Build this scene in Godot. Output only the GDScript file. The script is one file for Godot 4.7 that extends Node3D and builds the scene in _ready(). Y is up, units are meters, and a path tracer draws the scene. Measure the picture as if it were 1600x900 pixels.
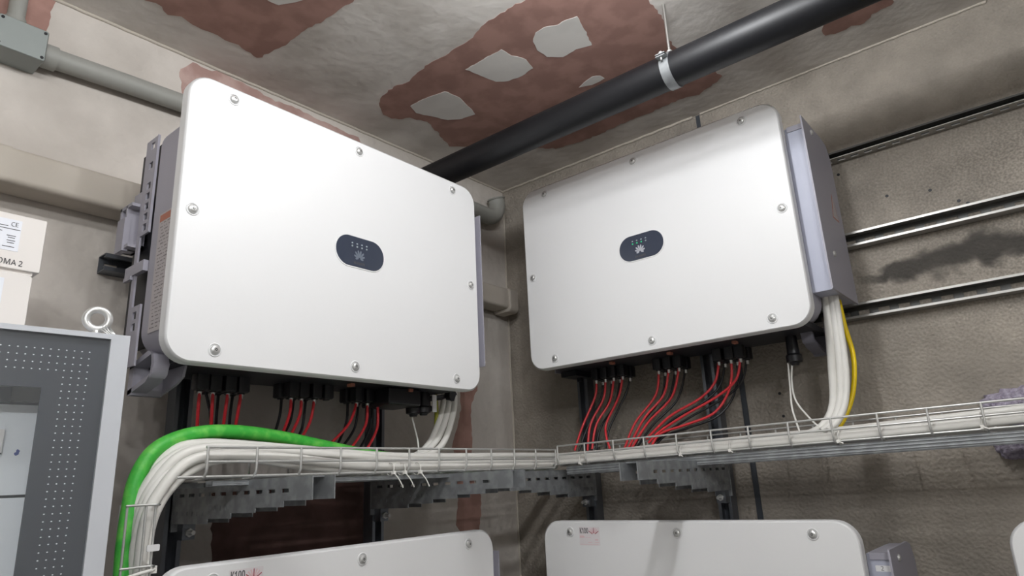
extends Node3D

# ---------------------------------------------------------------- mesh helpers
class MB:
	var v := PackedVector3Array()
	var n := PackedVector3Array()
	var uv := PackedVector2Array()
	var xf := Transform3D()
	func tri(a: Vector3, b: Vector3, c: Vector3, na: Vector3, nb: Vector3, nc: Vector3) -> void:
		# a, b, c run anticlockwise seen from outside; Godot's front faces run clockwise
		v.append_array([xf * a, xf * c, xf * b])
		n.append_array([(xf.basis * na).normalized(), (xf.basis * nc).normalized(), (xf.basis * nb).normalized()])
		uv.append_array([Vector2.ZERO, Vector2.ZERO, Vector2.ZERO])
	func quad(a: Vector3, b: Vector3, c: Vector3, d: Vector3) -> void:
		var m := (b - a).cross(c - a).normalized()
		tri(a, b, c, m, m, m)
		tri(a, c, d, m, m, m)
	func quad_n(a: Vector3, b: Vector3, c: Vector3, d: Vector3, na: Vector3, nb: Vector3, nc: Vector3, nd: Vector3) -> void:
		tri(a, b, c, na, nb, nc)
		tri(a, c, d, na, nc, nd)
	func box(lo: Vector3, hi: Vector3) -> void:
		var x0 := lo.x; var y0 := lo.y; var z0 := lo.z
		var x1 := hi.x; var y1 := hi.y; var z1 := hi.z
		quad(Vector3(x0, y0, z1), Vector3(x1, y0, z1), Vector3(x1, y1, z1), Vector3(x0, y1, z1))
		quad(Vector3(x1, y0, z0), Vector3(x0, y0, z0), Vector3(x0, y1, z0), Vector3(x1, y1, z0))
		quad(Vector3(x1, y0, z1), Vector3(x1, y0, z0), Vector3(x1, y1, z0), Vector3(x1, y1, z1))
		quad(Vector3(x0, y0, z0), Vector3(x0, y0, z1), Vector3(x0, y1, z1), Vector3(x0, y1, z0))
		quad(Vector3(x0, y1, z1), Vector3(x1, y1, z1), Vector3(x1, y1, z0), Vector3(x0, y1, z0))
		quad(Vector3(x0, y0, z0), Vector3(x1, y0, z0), Vector3(x1, y0, z1), Vector3(x0, y0, z1))
	func cap(o: PackedVector2Array, z: float, up: bool) -> void:
		var idx := Geometry2D.triangulate_polygon(o)
		var m := Vector3(0, 0, 1 if up else -1)
		for i in range(0, idx.size(), 3):
			var a := o[idx[i]]; var b := o[idx[i + 1]]; var c := o[idx[i + 2]]
			var ccw := (b - a).cross(c - a) > 0.0
			if ccw == up:
				tri(Vector3(a.x, a.y, z), Vector3(b.x, b.y, z), Vector3(c.x, c.y, z), m, m, m)
			else:
				tri(Vector3(a.x, a.y, z), Vector3(c.x, c.y, z), Vector3(b.x, b.y, z), m, m, m)
	func extrude(outline: PackedVector2Array, z0: float, z1: float, bevel := 0.0, back_bevel := 0.0) -> void:
		var o := outline
		var area := 0.0
		for i in o.size():
			area += o[i].cross(o[(i + 1) % o.size()])
		if area < 0.0:
			o = o.duplicate(); o.reverse()
		var k := o.size()
		var en := []
		for i in k:
			var e := (o[(i + 1) % k] - o[i]).normalized()
			en.append(Vector2(e.y, -e.x))
		var inset := PackedVector2Array()
		var inset_b := PackedVector2Array()
		for i in k:
			var m: Vector2 = (en[i] + en[(i + k - 1) % k]).normalized()
			var s := 1.0 / maxf(0.5, m.dot(en[i]))
			inset.append(o[i] - m * bevel * s)
			inset_b.append(o[i] - m * back_bevel * s)
		for i in k:
			var j := (i + 1) % k
			var e0: Vector2 = en[i]
			var p: Vector2 = en[(i + k - 1) % k]
			var q: Vector2 = en[j]
			var na := (e0 + p).normalized() if e0.dot(p) > 0.75 else e0
			var nb := (e0 + q).normalized() if e0.dot(q) > 0.75 else e0
			var n0 := Vector3(na.x, na.y, 0); var n1 := Vector3(nb.x, nb.y, 0)
			var a := o[i]; var b := o[j]
			quad_n(Vector3(a.x, a.y, z0 + back_bevel), Vector3(b.x, b.y, z0 + back_bevel), Vector3(b.x, b.y, z1 - bevel), Vector3(a.x, a.y, z1 - bevel), n0, n1, n1, n0)
			if bevel > 0.0:
				var f0 := (n0 + Vector3(0, 0, 1)).normalized(); var f1 := (n1 + Vector3(0, 0, 1)).normalized()
				quad_n(Vector3(a.x, a.y, z1 - bevel), Vector3(b.x, b.y, z1 - bevel), Vector3(inset[j].x, inset[j].y, z1), Vector3(inset[i].x, inset[i].y, z1), n0, n1, f1, f0)
			if back_bevel > 0.0:
				var g0 := (n0 - Vector3(0, 0, 1)).normalized(); var g1 := (n1 - Vector3(0, 0, 1)).normalized()
				quad_n(Vector3(inset_b[i].x, inset_b[i].y, z0), Vector3(inset_b[j].x, inset_b[j].y, z0), Vector3(b.x, b.y, z0 + back_bevel), Vector3(a.x, a.y, z0 + back_bevel), g0, g1, n1, n0)
		cap(inset if bevel > 0.0 else o, z1, true)
		cap(inset_b if back_bevel > 0.0 else o, z0, false)
	func cells(xs: Array, ys: Array, z0: float, z1: float, pred: Callable) -> void:
		# a plate made of rectangles; those that pred leaves out are holes
		var nx := xs.size() - 1
		var ny := ys.size() - 1
		var on := func(i, j) -> bool: return i >= 0 and j >= 0 and i < nx and j < ny and pred.call((xs[i] + xs[i + 1]) * 0.5, (ys[j] + ys[j + 1]) * 0.5)
		for i in nx:
			for j in ny:
				if not on.call(i, j):
					continue
				var x0: float = xs[i]; var x1: float = xs[i + 1]; var y0: float = ys[j]; var y1: float = ys[j + 1]
				quad(Vector3(x0, y0, z1), Vector3(x1, y0, z1), Vector3(x1, y1, z1), Vector3(x0, y1, z1))
				quad(Vector3(x1, y0, z0), Vector3(x0, y0, z0), Vector3(x0, y1, z0), Vector3(x1, y1, z0))
				if not on.call(i + 1, j): quad(Vector3(x1, y0, z1), Vector3(x1, y0, z0), Vector3(x1, y1, z0), Vector3(x1, y1, z1))
				if not on.call(i - 1, j): quad(Vector3(x0, y0, z0), Vector3(x0, y0, z1), Vector3(x0, y1, z1), Vector3(x0, y1, z0))
				if not on.call(i, j + 1): quad(Vector3(x0, y1, z1), Vector3(x1, y1, z1), Vector3(x1, y1, z0), Vector3(x0, y1, z0))
				if not on.call(i, j - 1): quad(Vector3(x0, y0, z0), Vector3(x1, y0, z0), Vector3(x1, y0, z1), Vector3(x0, y0, z1))
	func tube(p: PackedVector3Array, r: float, sides := 8, caps := true) -> void:
		var k := p.size()
		var up := Vector3(0.13, 0.97, 0.21)
		var rings := []
		for i in k:
			var t := (p[mini(i + 1, k - 1)] - p[maxi(i - 1, 0)]).normalized()
			if i == 0 and absf(t.dot(up)) > 0.9:
				up = Vector3(0.97, 0.13, 0.21)
			up = (up - t * up.dot(t)).normalized()
			var side := t.cross(up)
			var ring := []
			for s in sides:
				var a := TAU * s / sides
				ring.append(up * cos(a) + side * sin(a))
			rings.append(ring)
		for i in k - 1:
			for s in sides:
				var s2 := (s + 1) % sides
				var a: Vector3 = rings[i][s]; var b: Vector3 = rings[i][s2]
				var c: Vector3 = rings[i + 1][s2]; var d: Vector3 = rings[i + 1][s]
				quad_n(p[i] + a * r, p[i] + b * r, p[i + 1] + c * r, p[i + 1] + d * r, a, b, c, d)
		if caps:
			for e in [0, k - 1]:
				var t2 := (p[1] - p[0]).normalized() * -1.0 if e == 0 else (p[k - 1] - p[k - 2]).normalized()
				for s in sides:
					var a2: Vector3 = p[e] + rings[e][s] * r; var b2: Vector3 = p[e] + rings[e][(s + 1) % sides] * r
					if e == 0: tri(p[e], b2, a2, t2, t2, t2)
					else: tri(p[e], a2, b2, t2, t2, t2)
	func rod(a: Vector3, b: Vector3, r: float, sides := 8) -> void:
		tube(PackedVector3Array([a, b]), r, sides)
	func lathe(prof: Array, sides := 16) -> void:
		# prof: Vector2(radius, height along y), from bottom to top
		for i in prof.size() - 1:
			var p: Vector2 = prof[i]; var q: Vector2 = prof[i + 1]
			var e := (q - p).normalized()
			var m := Vector2(e.y, -e.x)
			for s in sides:
				var a := TAU * s / sides; var b := TAU * (s + 1) / sides
				var ca := Vector3(cos(a), 0, -sin(a)); var cb := Vector3(cos(b), 0, -sin(b))
				var na := ca * m.x + Vector3.UP * m.y; var nb := cb * m.x + Vector3.UP * m.y
				var A := ca * p.x + Vector3.UP * p.y; var B := cb * p.x + Vector3.UP * p.y
				var Cc := cb * q.x + Vector3.UP * q.y; var D := ca * q.x + Vector3.UP * q.y
				if p.x > 1e-6: tri(A, B, Cc, na, nb, nb)
				if q.x > 1e-6: tri(A, Cc, D, na, nb, na)
	func torus(c: Vector3, axis: Vector3, R: float, r: float, sides := 20, rs := 8) -> void:
		var u := axis.cross(Vector3(0.3, 0.9, 0.2)).normalized()
		var w := axis.normalized().cross(u)
		for i in sides:
			var a := TAU * i / sides; var b := TAU * (i + 1) / sides
			var da := u * cos(a) + w * sin(a); var db := u * cos(b) + w * sin(b)
			for j in rs:
				var s := TAU * j / rs; var t := TAU * (j + 1) / rs
				var ax := axis.normalized()
				var n1 := da * cos(s) + ax * sin(s); var n2 := db * cos(s) + ax * sin(s)
				var n3 := db * cos(t) + ax * sin(t); var n4 := da * cos(t) + ax * sin(t)
				quad_n(c + da * R + n1 * r, c + db * R + n2 * r, c + db * R + n3 * r, c + da * R + n4 * r, n1, n2, n3, n4)
	func mesh() -> ArrayMesh:
		var arr := []
		arr.resize(Mesh.ARRAY_MAX)
		arr[Mesh.ARRAY_VERTEX] = v
		arr[Mesh.ARRAY_NORMAL] = n
		arr[Mesh.ARRAY_TEX_UV] = uv
		var m := ArrayMesh.new()
		m.add_surface_from_arrays(Mesh.PRIMITIVE_TRIANGLES, arr)
		return m

func V(x: float, y: float, z: float) -> Vector3: return Vector3(x, y, z)

func rr(w: float, h: float, r: float, seg := 6, c := Vector2.ZERO) -> PackedVector2Array:
	var o := PackedVector2Array()
	for q in 4:
		var cx := (w * 0.5 - r) * (1 if q == 0 or q == 3 else -1)
		var cy := (h * 0.5 - r) * (1 if q < 2 else -1)
		for i in seg + 1:
			var a := PI * 0.5 * (q + float(i) / seg)
			o.append(c + Vector2(cx + cos(a) * r, cy + sin(a) * r))
	return o

func smooth(pts: Array, step := 5) -> PackedVector3Array:
	var o := PackedVector3Array()
	for i in pts.size() - 1:
		var p0: Vector3 = pts[maxi(i - 1, 0)]; var p1: Vector3 = pts[i]
		var p2: Vector3 = pts[i + 1]; var p3: Vector3 = pts[mini(i + 2, pts.size() - 1)]
		for k in step:
			o.append(p1.cubic_interpolate(p2, p0, p3, float(k) / step))
	o.append(pts[pts.size() - 1])
	return o

func jag(poly: Array, amp: float, step: float, seed_n: int) -> PackedVector2Array:
	var rng := RandomNumberGenerator.new()
	rng.seed = seed_n
	var o := PackedVector2Array()
	for i in poly.size():
		var a: Vector2 = poly[i]; var b: Vector2 = poly[(i + 1) % poly.size()]
		var l := a.distance_to(b)
		var k := maxi(1, int(l / step))
		var nn := (b - a).normalized().orthogonal()
		for j in k:
			o.append(a.lerp(b, float(j) / k) + nn * rng.randf_range(-amp, amp) * (1.0 if k > 1 else 0.4))
	return o

# ---------------------------------------------------------------- naming and tagging
var taken := {}

func numbered(called: String) -> String:
	if not taken.has(called):
		taken[called] = 0
		return called
	taken[called] += 1
	return "%s_%03d" % [called, taken[called]]

func thing(called: String, label: String, category: String, at := Vector3.ZERO, turn := 0.0, group := "") -> Node3D:
	var o := Node3D.new()
	o.name = numbered(called)
	add_child(o)
	o.position = at
	o.rotation.y = turn
	tag(o, label, category, group)
	return o

func tag(o: Node, label: String, category: String, group := "") -> void:
	o.set_meta("label", label)
	o.set_meta("category", category)
	if group:
		o.set_meta("group", group)

func obj(called: String, mb: MB, m: Material, parent: Node = null) -> MeshInstance3D:
	return obj_mesh(called, mb.mesh(), m, parent)

func obj_mesh(called: String, mesh: Mesh, m: Material, parent: Node = null) -> MeshInstance3D:
	var o := MeshInstance3D.new()
	o.mesh = mesh
	o.material_override = m
	if parent == null:
		o.name = numbered(called)
		add_child(o)
	else:
		o.name = called
		var i := 0
		while parent.has_node(NodePath(String(o.name))):
			i += 1
			o.name = "%s_%03d" % [called, i]
		parent.add_child(o, true)
	return o

func struct(called: String, mb: MB, m: Material) -> MeshInstance3D:
	var o := obj(called, mb, m)
	o.set_meta("kind", "structure")
	return o

func text_part(called: String, s: String, h: float, m: Material, parent: Node, xf: Transform3D, font := "Droid Sans", bold := false) -> MeshInstance3D:
	var t := TextMesh.new()
	var f := SystemFont.new()
	f.font_names = PackedStringArray([font])
	if bold: f.font_weight = 700
	t.font = f
	t.text = s
	t.font_size = 32
	t.pixel_size = h / 32.0
	t.depth = 0.0004
	t.curve_step = 2.0
	var o := obj_mesh(called, t, m, parent)
	o.transform = xf
	return o

# ---------------------------------------------------------------- materials
func noise_tex(freq: float, oct: int, a: Color, b: Color, seed_n: int, size := 512, lo := 0.3, hi := 0.7, kind := FastNoiseLite.TYPE_SIMPLEX_SMOOTH) -> NoiseTexture2D:
	var f := FastNoiseLite.new()
	f.seed = seed_n
	f.frequency = freq
	f.fractal_octaves = oct
	f.noise_type = kind
	var t := NoiseTexture2D.new()
	t.width = size; t.height = size
	t.seamless = true
	t.noise = f
	var g := Gradient.new()
	g.set_color(0, a); g.set_color(1, b)
	g.set_offset(0, lo); g.set_offset(1, hi)
	t.color_ramp = g
	return t

func bump_tex(freq: float, oct: int, strength: float, seed_n: int, size := 512) -> NoiseTexture2D:
	var f := FastNoiseLite.new()
	f.seed = seed_n
	f.frequency = freq
	f.fractal_octaves = oct
	var t := NoiseTexture2D.new()
	t.width = size; t.height = size
	t.seamless = true
	t.as_normal_map = true
	t.bump_strength = strength
	t.noise = f
	return t

func mat(c: Color, rough := 0.6, metal := 0.0, name := "") -> StandardMaterial3D:
	var m := StandardMaterial3D.new()
	m.albedo_color = c
	m.roughness = rough
	m.metallic = metal
	m.resource_name = name
	return m

func tri_mat(t: Texture2D, scale: float, rough: float, bump: Texture2D = null, bump_s := 1.0) -> StandardMaterial3D:
	var m := mat(Color.WHITE, rough)
	m.albedo_texture = t
	m.uv1_triplanar = true
	m.uv1_world_triplanar = true
	m.uv1_scale = Vector3.ONE * scale
	if bump:
		m.normal_enabled = true
		m.normal_texture = bump
		m.normal_scale = bump_s
	return m

var M := {}

func make_materials() -> void:
	M.wall_l = tri_mat(noise_tex(0.006, 5, Color8(186, 179, 171), Color8(204, 197, 189), 3), 0.7, 0.9, bump_tex(0.06, 4, 3.0, 5), 0.35)
	M.ceil = tri_mat(noise_tex(0.008, 5, Color8(200, 194, 187), Color8(222, 217, 211), 8), 0.8, 0.85, bump_tex(0.05, 4, 2.0, 9), 0.25)
	M.patch = tri_mat(noise_tex(0.006, 4, Color8(216, 213, 208), Color8(226, 223, 218), 12), 1.3, 0.85)
	M.red = tri_mat(noise_tex(0.012, 5, Color8(154, 119, 109), Color8(172, 135, 124), 14), 1.5, 0.9)
	M.brown = tri_mat(noise_tex(0.012, 5, Color8(84, 62, 56), Color8(100, 74, 68), 15), 1.5, 0.9)  # red-brown board darkened: shade under the left tray put into its colour
	M.mauve = tri_mat(noise_tex(0.012, 5, Color8(164, 134, 126), Color8(184, 158, 150), 16), 1.5, 0.9)
	M.seam = mat(Color8(190, 182, 170), 0.85)
	M.floor = tri_mat(noise_tex(0.01, 4, Color8(120, 118, 114), Color8(136, 133, 128), 20), 0.6, 0.8)
	M.room = mat(Color8(215, 212, 206), 0.9)
	M.cover = mat(Color8(227, 227, 227), 0.42, 0.0, "white powder coat")
	M.body = mat(Color8(158, 156, 166), 0.5, 0.0, "lavender grey powder coat")
	M.acface = mat(Color8(174, 177, 192), 0.45)
	M.dark = mat(Color8(26, 27, 34), 0.5)
	M.black = mat(Color8(22, 22, 27), 0.42)
	M.blackcable = mat(Color8(20, 20, 23), 0.4)
	M.red_cable = mat(Color8(196, 45, 52), 0.4)
	M.white_cable = mat(Color8(222, 220, 214), 0.45)
	M.green = tri_mat(noise_tex(0.02, 4, Color8(56, 172, 58), Color8(120, 205, 88), 31, 256, 0.35, 0.85), 5.0, 0.5)
	M.yellow = mat(Color8(240, 208, 10), 0.45)
	M.yg = mat(Color8(150, 150, 40), 0.45)
	M.steel = mat(Color8(205, 205, 203), 0.36, 0.65, "bright steel")
	M.zinc = tri_mat(noise_tex(0.03, 3, Color8(140, 143, 145), Color8(160, 163, 165), 33, 256), 3.0, 0.5)
	(M.zinc as StandardMaterial3D).metallic = 0.6
	M.wire = mat(Color8(205, 205, 202), 0.35, 0.6, "galvanized wire")
	M.strut = mat(Color8(120, 124, 130), 0.4, 0.85, "dark galvanized strut")
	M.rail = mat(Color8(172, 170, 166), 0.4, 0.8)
	M.rail_shaded = mat(Color8(92, 92, 90), 0.45, 0.8)  # darker copy of the rail metal, shade inside the channels put into the colour
	M.pipe = mat(Color8(11, 12, 17), 0.5, 0.0, "black plastic pipe")
	M.conduit = mat(Color8(146, 146, 140), 0.55)
	M.jbox = mat(Color8(140, 146, 143), 0.5)
	M.trunk = tri_mat(noise_tex(0.01, 3, Color8(176, 168, 156), Color8(186, 178, 167), 41, 256), 1.0, 0.6)
	M.socket = mat(Color8(45, 45, 48), 0.5, 0.6)
	M.pill = mat(Color8(56, 62, 76), 0.22)
	M.logo = mat(Color8(172, 174, 182), 0.5)
	M.logo_dim = mat(Color8(104, 112, 124), 0.5)
	M.led_off = mat(Color8(150, 160, 165), 0.4)
	M.led = mat(Color8(40, 160, 110), 0.4)
	M.led.emission_enabled = true
	M.led.emission = Color8(50, 220, 150)
	M.led.emission_energy_multiplier = 0.35
	M.paper = mat(Color8(222, 222, 222), 0.7)
	M.sticker = mat(Color8(222, 216, 217), 0.6)
	M.label = mat(Color8(178, 172, 172), 0.6)
	M.ink = mat(Color8(70, 68, 70), 0.7)
	M.ink_red = mat(Color8(170, 90, 102), 0.7)
	M.ink_pink = mat(Color8(222, 188, 191), 0.7)
	M.ink_grey = mat(Color8(105, 103, 105), 0.7)
	M.ink_orange = mat(Color8(172, 112, 92), 0.7)
	M.ink_soft = mat(Color8(126, 120, 120), 0.7)
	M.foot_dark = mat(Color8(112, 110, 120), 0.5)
	M.tie = mat(Color8(228, 226, 220), 0.5)
	M.carton = mat(Color8(222, 217, 212), 0.8)
	M.carton_label = mat(Color8(222, 224, 230), 0.6)
	M.cab = mat(Color8(192, 195, 200), 0.4)
	M.cab_in = mat(Color8(228, 235, 240), 0.5)
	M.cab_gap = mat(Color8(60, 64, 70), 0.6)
	M.print = mat(Color8(46, 51, 60), 0.5)
	M.dot = mat(Color8(225, 228, 230), 0.5)
	M.foam = tri_mat(noise_tex(0.05, 4, Color8(140, 132, 148), Color8(182, 175, 190), 51, 256), 4.0, 0.95, bump_tex(0.08, 3, 6.0, 52, 256), 1.0)
	M.blue_ink = mat(Color8(60, 80, 150), 0.6)
	var g := mat(Color(0.8, 0.84, 0.88, 0.03), 0.04)
	g.transparency = BaseMaterial3D.TRANSPARENCY_ALPHA
	M.glass = g
	var tube := mat(Color8(250, 250, 250), 0.4)
	tube.emission_enabled = true
	tube.emission = Color8(255, 250, 242)
	tube.emission_energy_multiplier = 3.0
	M.tube = tube
	M.wall_r = make_right_wall()

func make_right_wall() -> StandardMaterial3D:
	# rough cement render, 2 mm a pixel over 2.8 m of wall by 2.6 m of height
	var w := 1400
	var h := 1300
	var a := FastNoiseLite.new(); a.seed = 61; a.frequency = 0.004; a.fractal_octaves = 4
	var b := FastNoiseLite.new(); b.seed = 62; b.frequency = 0.27; b.fractal_octaves = 3
	var c := FastNoiseLite.new(); c.seed = 63; c.frequency = 0.02; c.fractal_octaves = 4
	var ia := a.get_image(w, h).get_data()
	var ib := b.get_image(w, h).get_data()
	var ic := c.get_image(w, h).get_data()
	var out := PackedByteArray()
	out.resize(w * h * 3)
	for y in h:
		var Y := 2.6 - y * 0.002
		for x in w:
			var i := y * w + x
			var big := ia[i] / 255.0
			var fine := ib[i] / 255.0
			var k := 0.84 + 0.20 * big
			var rough := clampf((x - 560) / 300.0, 0.1, 1.0) * clampf((2.25 - Y) * 6.0, 0.1, 1.0) * clampf((Y - 1.5) * 6.0, 0.1, 1.0)
			k += (fine - 0.5) * (0.03 + 0.42 * rough) + (ic[i] / 255.0 - 0.5) * 0.12
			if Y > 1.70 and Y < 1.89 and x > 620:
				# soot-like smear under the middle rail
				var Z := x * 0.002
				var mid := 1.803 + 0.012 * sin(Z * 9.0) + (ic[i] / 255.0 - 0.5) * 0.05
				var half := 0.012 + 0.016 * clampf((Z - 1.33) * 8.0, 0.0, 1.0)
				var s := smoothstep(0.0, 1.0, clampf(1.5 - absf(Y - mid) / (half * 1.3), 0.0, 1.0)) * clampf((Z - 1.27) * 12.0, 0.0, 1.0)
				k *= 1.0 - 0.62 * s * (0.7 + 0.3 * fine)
			out[i * 3] = clampi(int(160.0 * k), 0, 255)
			out[i * 3 + 1] = clampi(int(152.0 * k), 0, 255)
			out[i * 3 + 2] = clampi(int(141.0 * k), 0, 255)
	var m := mat(Color.WHITE, 0.85)
	m.albedo_texture = ImageTexture.create_from_image(Image.create_from_data(w, h, false, Image.FORMAT_RGB8, out))
	m.normal_enabled = true
	m.normal_texture = bump_tex(0.22, 3, 3.0, 65, 1024)
	m.normal_scale = 0.5
	return m

# ---------------------------------------------------------------- builders
func dome(mb: MB, c: Vector3, basis: Basis, r: float) -> void:
	mb.xf = Transform3D(basis, c)
	mb.lathe([Vector2(r, 0), Vector2(r, r * 0.25), Vector2(r * 0.86, r * 0.5), Vector2(r * 0.55, r * 0.68), Vector2(0, r * 0.74)], 14)
	mb.xf = Transform3D()

func inverter(label: String, at: Vector3, turn: float, group: String, o: Dictionary) -> Node3D:
	var t := thing("solar_inverter", label, "inverter", at - Vector3(0, 0.34, 0), turn, group)
	var up := Transform3D(Basis(), V(0, 0.34, 0))
	var depth: float = o.depth
	var yz := Basis(V(1, 0, 0), V(0, 0, 1), V(0, -1, 0))        # local y looks out of the front
	var yx := Basis(V(0, -1, 0), V(1, 0, 0), V(0, 0, 1))        # local y looks along +u
	var mb := MB.new()
	mb.xf = up
	mb.extrude(rr(0.872, 0.6165, 0.052, 8), -0.026, 0.0, 0.005, 0.002)
	obj("front_cover", mb, M.cover, t)
	for p in [V(-0.338, 0.278, 0), V(0, 0.278, 0), V(0.338, 0.278, 0), V(-0.4055, 0, 0), V(0.4055, 0, 0), V(-0.338, -0.278, 0), V(0, -0.278, 0), V(0.338, -0.278, 0)]:
		var seat := MB.new()
		seat.torus(up * p + V(0, 0, 0.0004), V(0, 0, 1), 0.0125, 0.0014, 20, 6)
		var s := MB.new()
		dome(s, up * p, yz, 0.0095)
		var so := obj("screw", s, M.steel, t)
		obj("screw_recess", seat, M.cover, so)
		var k := MB.new()
		k.xf = Transform3D(yz, up * p + V(0, 0, 0.0058))
		k.lathe([Vector2(0.0028, 0), Vector2(0.0028, 0.0011), Vector2(0, 0.0011)], 6)
		obj("screw_socket", k, M.socket, so)
	# status window
	var pc := V(o.pill, 0.3445, 0)
	mb = MB.new()
	mb.xf = Transform3D(Basis(), pc)
	mb.extrude(rr(0.152, 0.084, 0.0415, 10), 0.0, 0.0012, 0.001)
	obj("window_rim", mb, M.cover, t)
	mb = MB.new()
	mb.xf = Transform3D(Basis(), pc)
	mb.extrude(rr(0.145, 0.077, 0.038, 10), 0.0012, 0.0022, 0.0008)
	var pill := obj("status_window", mb, M.pill, t)
	for i in 4:
		mb = MB.new()
		dome(mb, pc + V(-0.026 + 0.0145 * i, 0.0125, 0.0022), yz, 0.0024)
		obj("indicator_light", mb, M.led if o.lit and i < 3 else M.led_off, pill)
		mb = MB.new()
		mb.xf = Transform3D(Basis(), pc + V(-0.026 + 0.0145 * i, 0.0205, 0.0022))
		mb.extrude(rr(0.0045, 0.0035, 0.001, 2), 0, 0.0003)
		obj("indicator_icon", mb, M.led_off, pill)
	for k in 8:
		var a: float = deg_to_rad([-97, -66, -38, -12, 12, 38, 66, 97][k])
		var L: float = [0.010, 0.0155, 0.0185, 0.0195, 0.0195, 0.0185, 0.0155, 0.010][k]
		var petal := PackedVector2Array()
		for i in 12:
			var s := float(i) / 12.0 * TAU
			var along := 0.5 - 0.5 * cos(s)
			petal.append(Vector2(sin(s) * 0.0034 * (0.35 + 0.65 * along), 0.0022 + along * L).rotated(-a))
		mb = MB.new()
		mb.xf = Transform3D(Basis(), pc + V(-0.004, -0.0165, 0.0022))
		mb.extrude(petal, 0, 0.0003)
		obj("emblem_petal", mb, M.logo if o.lit else M.logo_dim, pill)
	text_part("maker_name", "HUAWEI", 0.0085, M.ink, pill, Transform3D(Basis(), pc + V(-0.004, -0.029, 0.0024)), "Droid Sans", true)
	# casing behind the cover
	mb = MB.new()
	mb.xf = up
	mb.extrude(rr(0.860, 0.508, 0.05, 8, Vector2(0, -0.03)), -0.125, -0.0262, 0.0, 0.006)
	mb.extrude(rr(0.79, 0.47, 0.04, 8, Vector2(0, -0.03)), -0.25, -0.1252, 0.0, 0.02)
	obj("casing", mb, M.body, t)
	mb = MB.new()
	mb.xf = up
	mb.box(V(-0.39, -0.300, -0.235), V(0.40, -0.2842, -0.05))
	obj("terminal_panel", mb, M.dark, t)
	for u in [-0.25, 0.25]:
		mb = MB.new()
		mb.xf = up
		mb.box(V(u - 0.03, 0.173, -depth), V(u + 0.03, 0.187, -0.25))
		obj("mounting_hook", mb, M.strut, t)
	# side flange with square punched holes, left
	var side := Transform3D(Basis(V(0, 0, 1), V(0, 1, 0), V(-1, 0, 0)), V(-0.4302, 0.34, 0))
	mb = MB.new()
	mb.xf = side
	var hs := [0.187, 0.14, 0.092, 0.068, 0.045, 0.021, -0.003, -0.195, -0.219]
	var ys := [-0.30, -0.175, -0.02, 0.205]
	for y in hs:
		ys.append(y - 0.0078); ys.append(y + 0.0078)
	ys.sort()
	mb.cells([-0.185, -0.17, -0.162, -0.144, -0.128], ys, 0.0, 0.004, func(x, y):
		if y < -0.02 and y > -0.175: return x < -0.17
		for h in hs:
			if absf(y - h) < 0.0078 and x > -0.162 and x < -0.144: return false
		return true)
	mb.box(V(-0.130, -0.02, 0.004), V(-0.1275, 0.205, 0.0052))
	obj("side_flange", mb, M.body, t)
	mb = MB.new()
	mb.xf = side
	mb.box(V(-0.25, -0.26, -0.022), V(-0.1265, 0.2, -0.016))  # added dark sheet that paints the shade seen through the punched holes
	obj("hole_shade_plate", mb, M.dark, t)
	mb = MB.new()
	mb.xf = side
	for b in [[-0.245, -0.04, -0.238, 0.06], [-0.245, -0.04, -0.186, -0.033], [-0.245, 0.053, -0.186, 0.06], [-0.215, -0.04, -0.209, 0.06]]:
		mb.box(V(b[0], b[1], -0.012), V(b[2], b[3], 0.02))
	mb.box(V(-0.238, -0.04, -0.012), V(-0.186, 0.06, -0.006))
	mb.box(V(-0.243, -0.045, 0.012), V(-0.205, 0.03, 0.024))
	mb.box(V(-0.22, 0.06, -0.012), V(-0.186, 0.088, 0.004))
	obj("carry_handle", mb, M.body, t)
	mb = MB.new()
	mb.xf = side
	mb.box(V(-0.215, -0.105, -0.002), V(-0.125, -0.082, 0.008))
	mb.box(V(-0.215, -0.113, 0.004), V(-0.180, -0.105, 0.010))
	obj("rail_clip", mb, M.body, t)
	# cast feet below both sides
	for sgn in o.get("feet", []):
		mb = MB.new()
		mb.xf = Transform3D(Basis(V(0, 0, 1), V(0, 1, 0), V(-1, 0, 0)), V(-0.405 if sgn < 0.0 else 0.372, 0.34, -0.07 if sgn > 0.0 else 0.0))
		var outer := PackedVector2Array([Vector2(-0.185, -0.29), Vector2(-0.105, -0.272), Vector2(-0.08, -0.282), Vector2(-0.073, -0.30), Vector2(-0.08, -0.322), Vector2(-0.105, -0.334), Vector2(-0.185, -0.352)])
		mb.extrude(outer, -0.05, -0.045)
		mb.extrude(PackedVector2Array([Vector2(-0.185, -0.29), Vector2(-0.105, -0.272), Vector2(-0.085, -0.280), Vector2(-0.185, -0.300)]), -0.016, 0.014)
		mb.extrude(PackedVector2Array([Vector2(-0.185, -0.342), Vector2(-0.105, -0.324), Vector2(-0.085, -0.318), Vector2(-0.105, -0.334), Vector2(-0.185, -0.352)]), -0.016, 0.014)
		mb.extrude(PackedVector2Array([Vector2(-0.09, -0.278), Vector2(-0.08, -0.282), Vector2(-0.073, -0.30), Vector2(-0.08, -0.322), Vector2(-0.09, -0.328), Vector2(-0.085, -0.30)]), -0.016, 0.014)
		mb.box(V(-0.185, -0.352, -0.045), V(-0.165, -0.29, 0.014))
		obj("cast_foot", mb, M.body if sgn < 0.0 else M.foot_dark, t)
	for u in o.get("hooks", []):
		mb = MB.new()
		mb.xf = up
		mb.box(V(u - 0.03, -0.318, -0.22), V(u + 0.03, -0.3005, -0.13))
		mb.box(V(u - 0.008, -0.33, -0.2), V(u + 0.008, -0.318, -0.19))
		obj("lower_hook", mb, M.dark, t)
	# rating label on the left flank: flat print
	mb = MB.new()
	mb.xf = side
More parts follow.
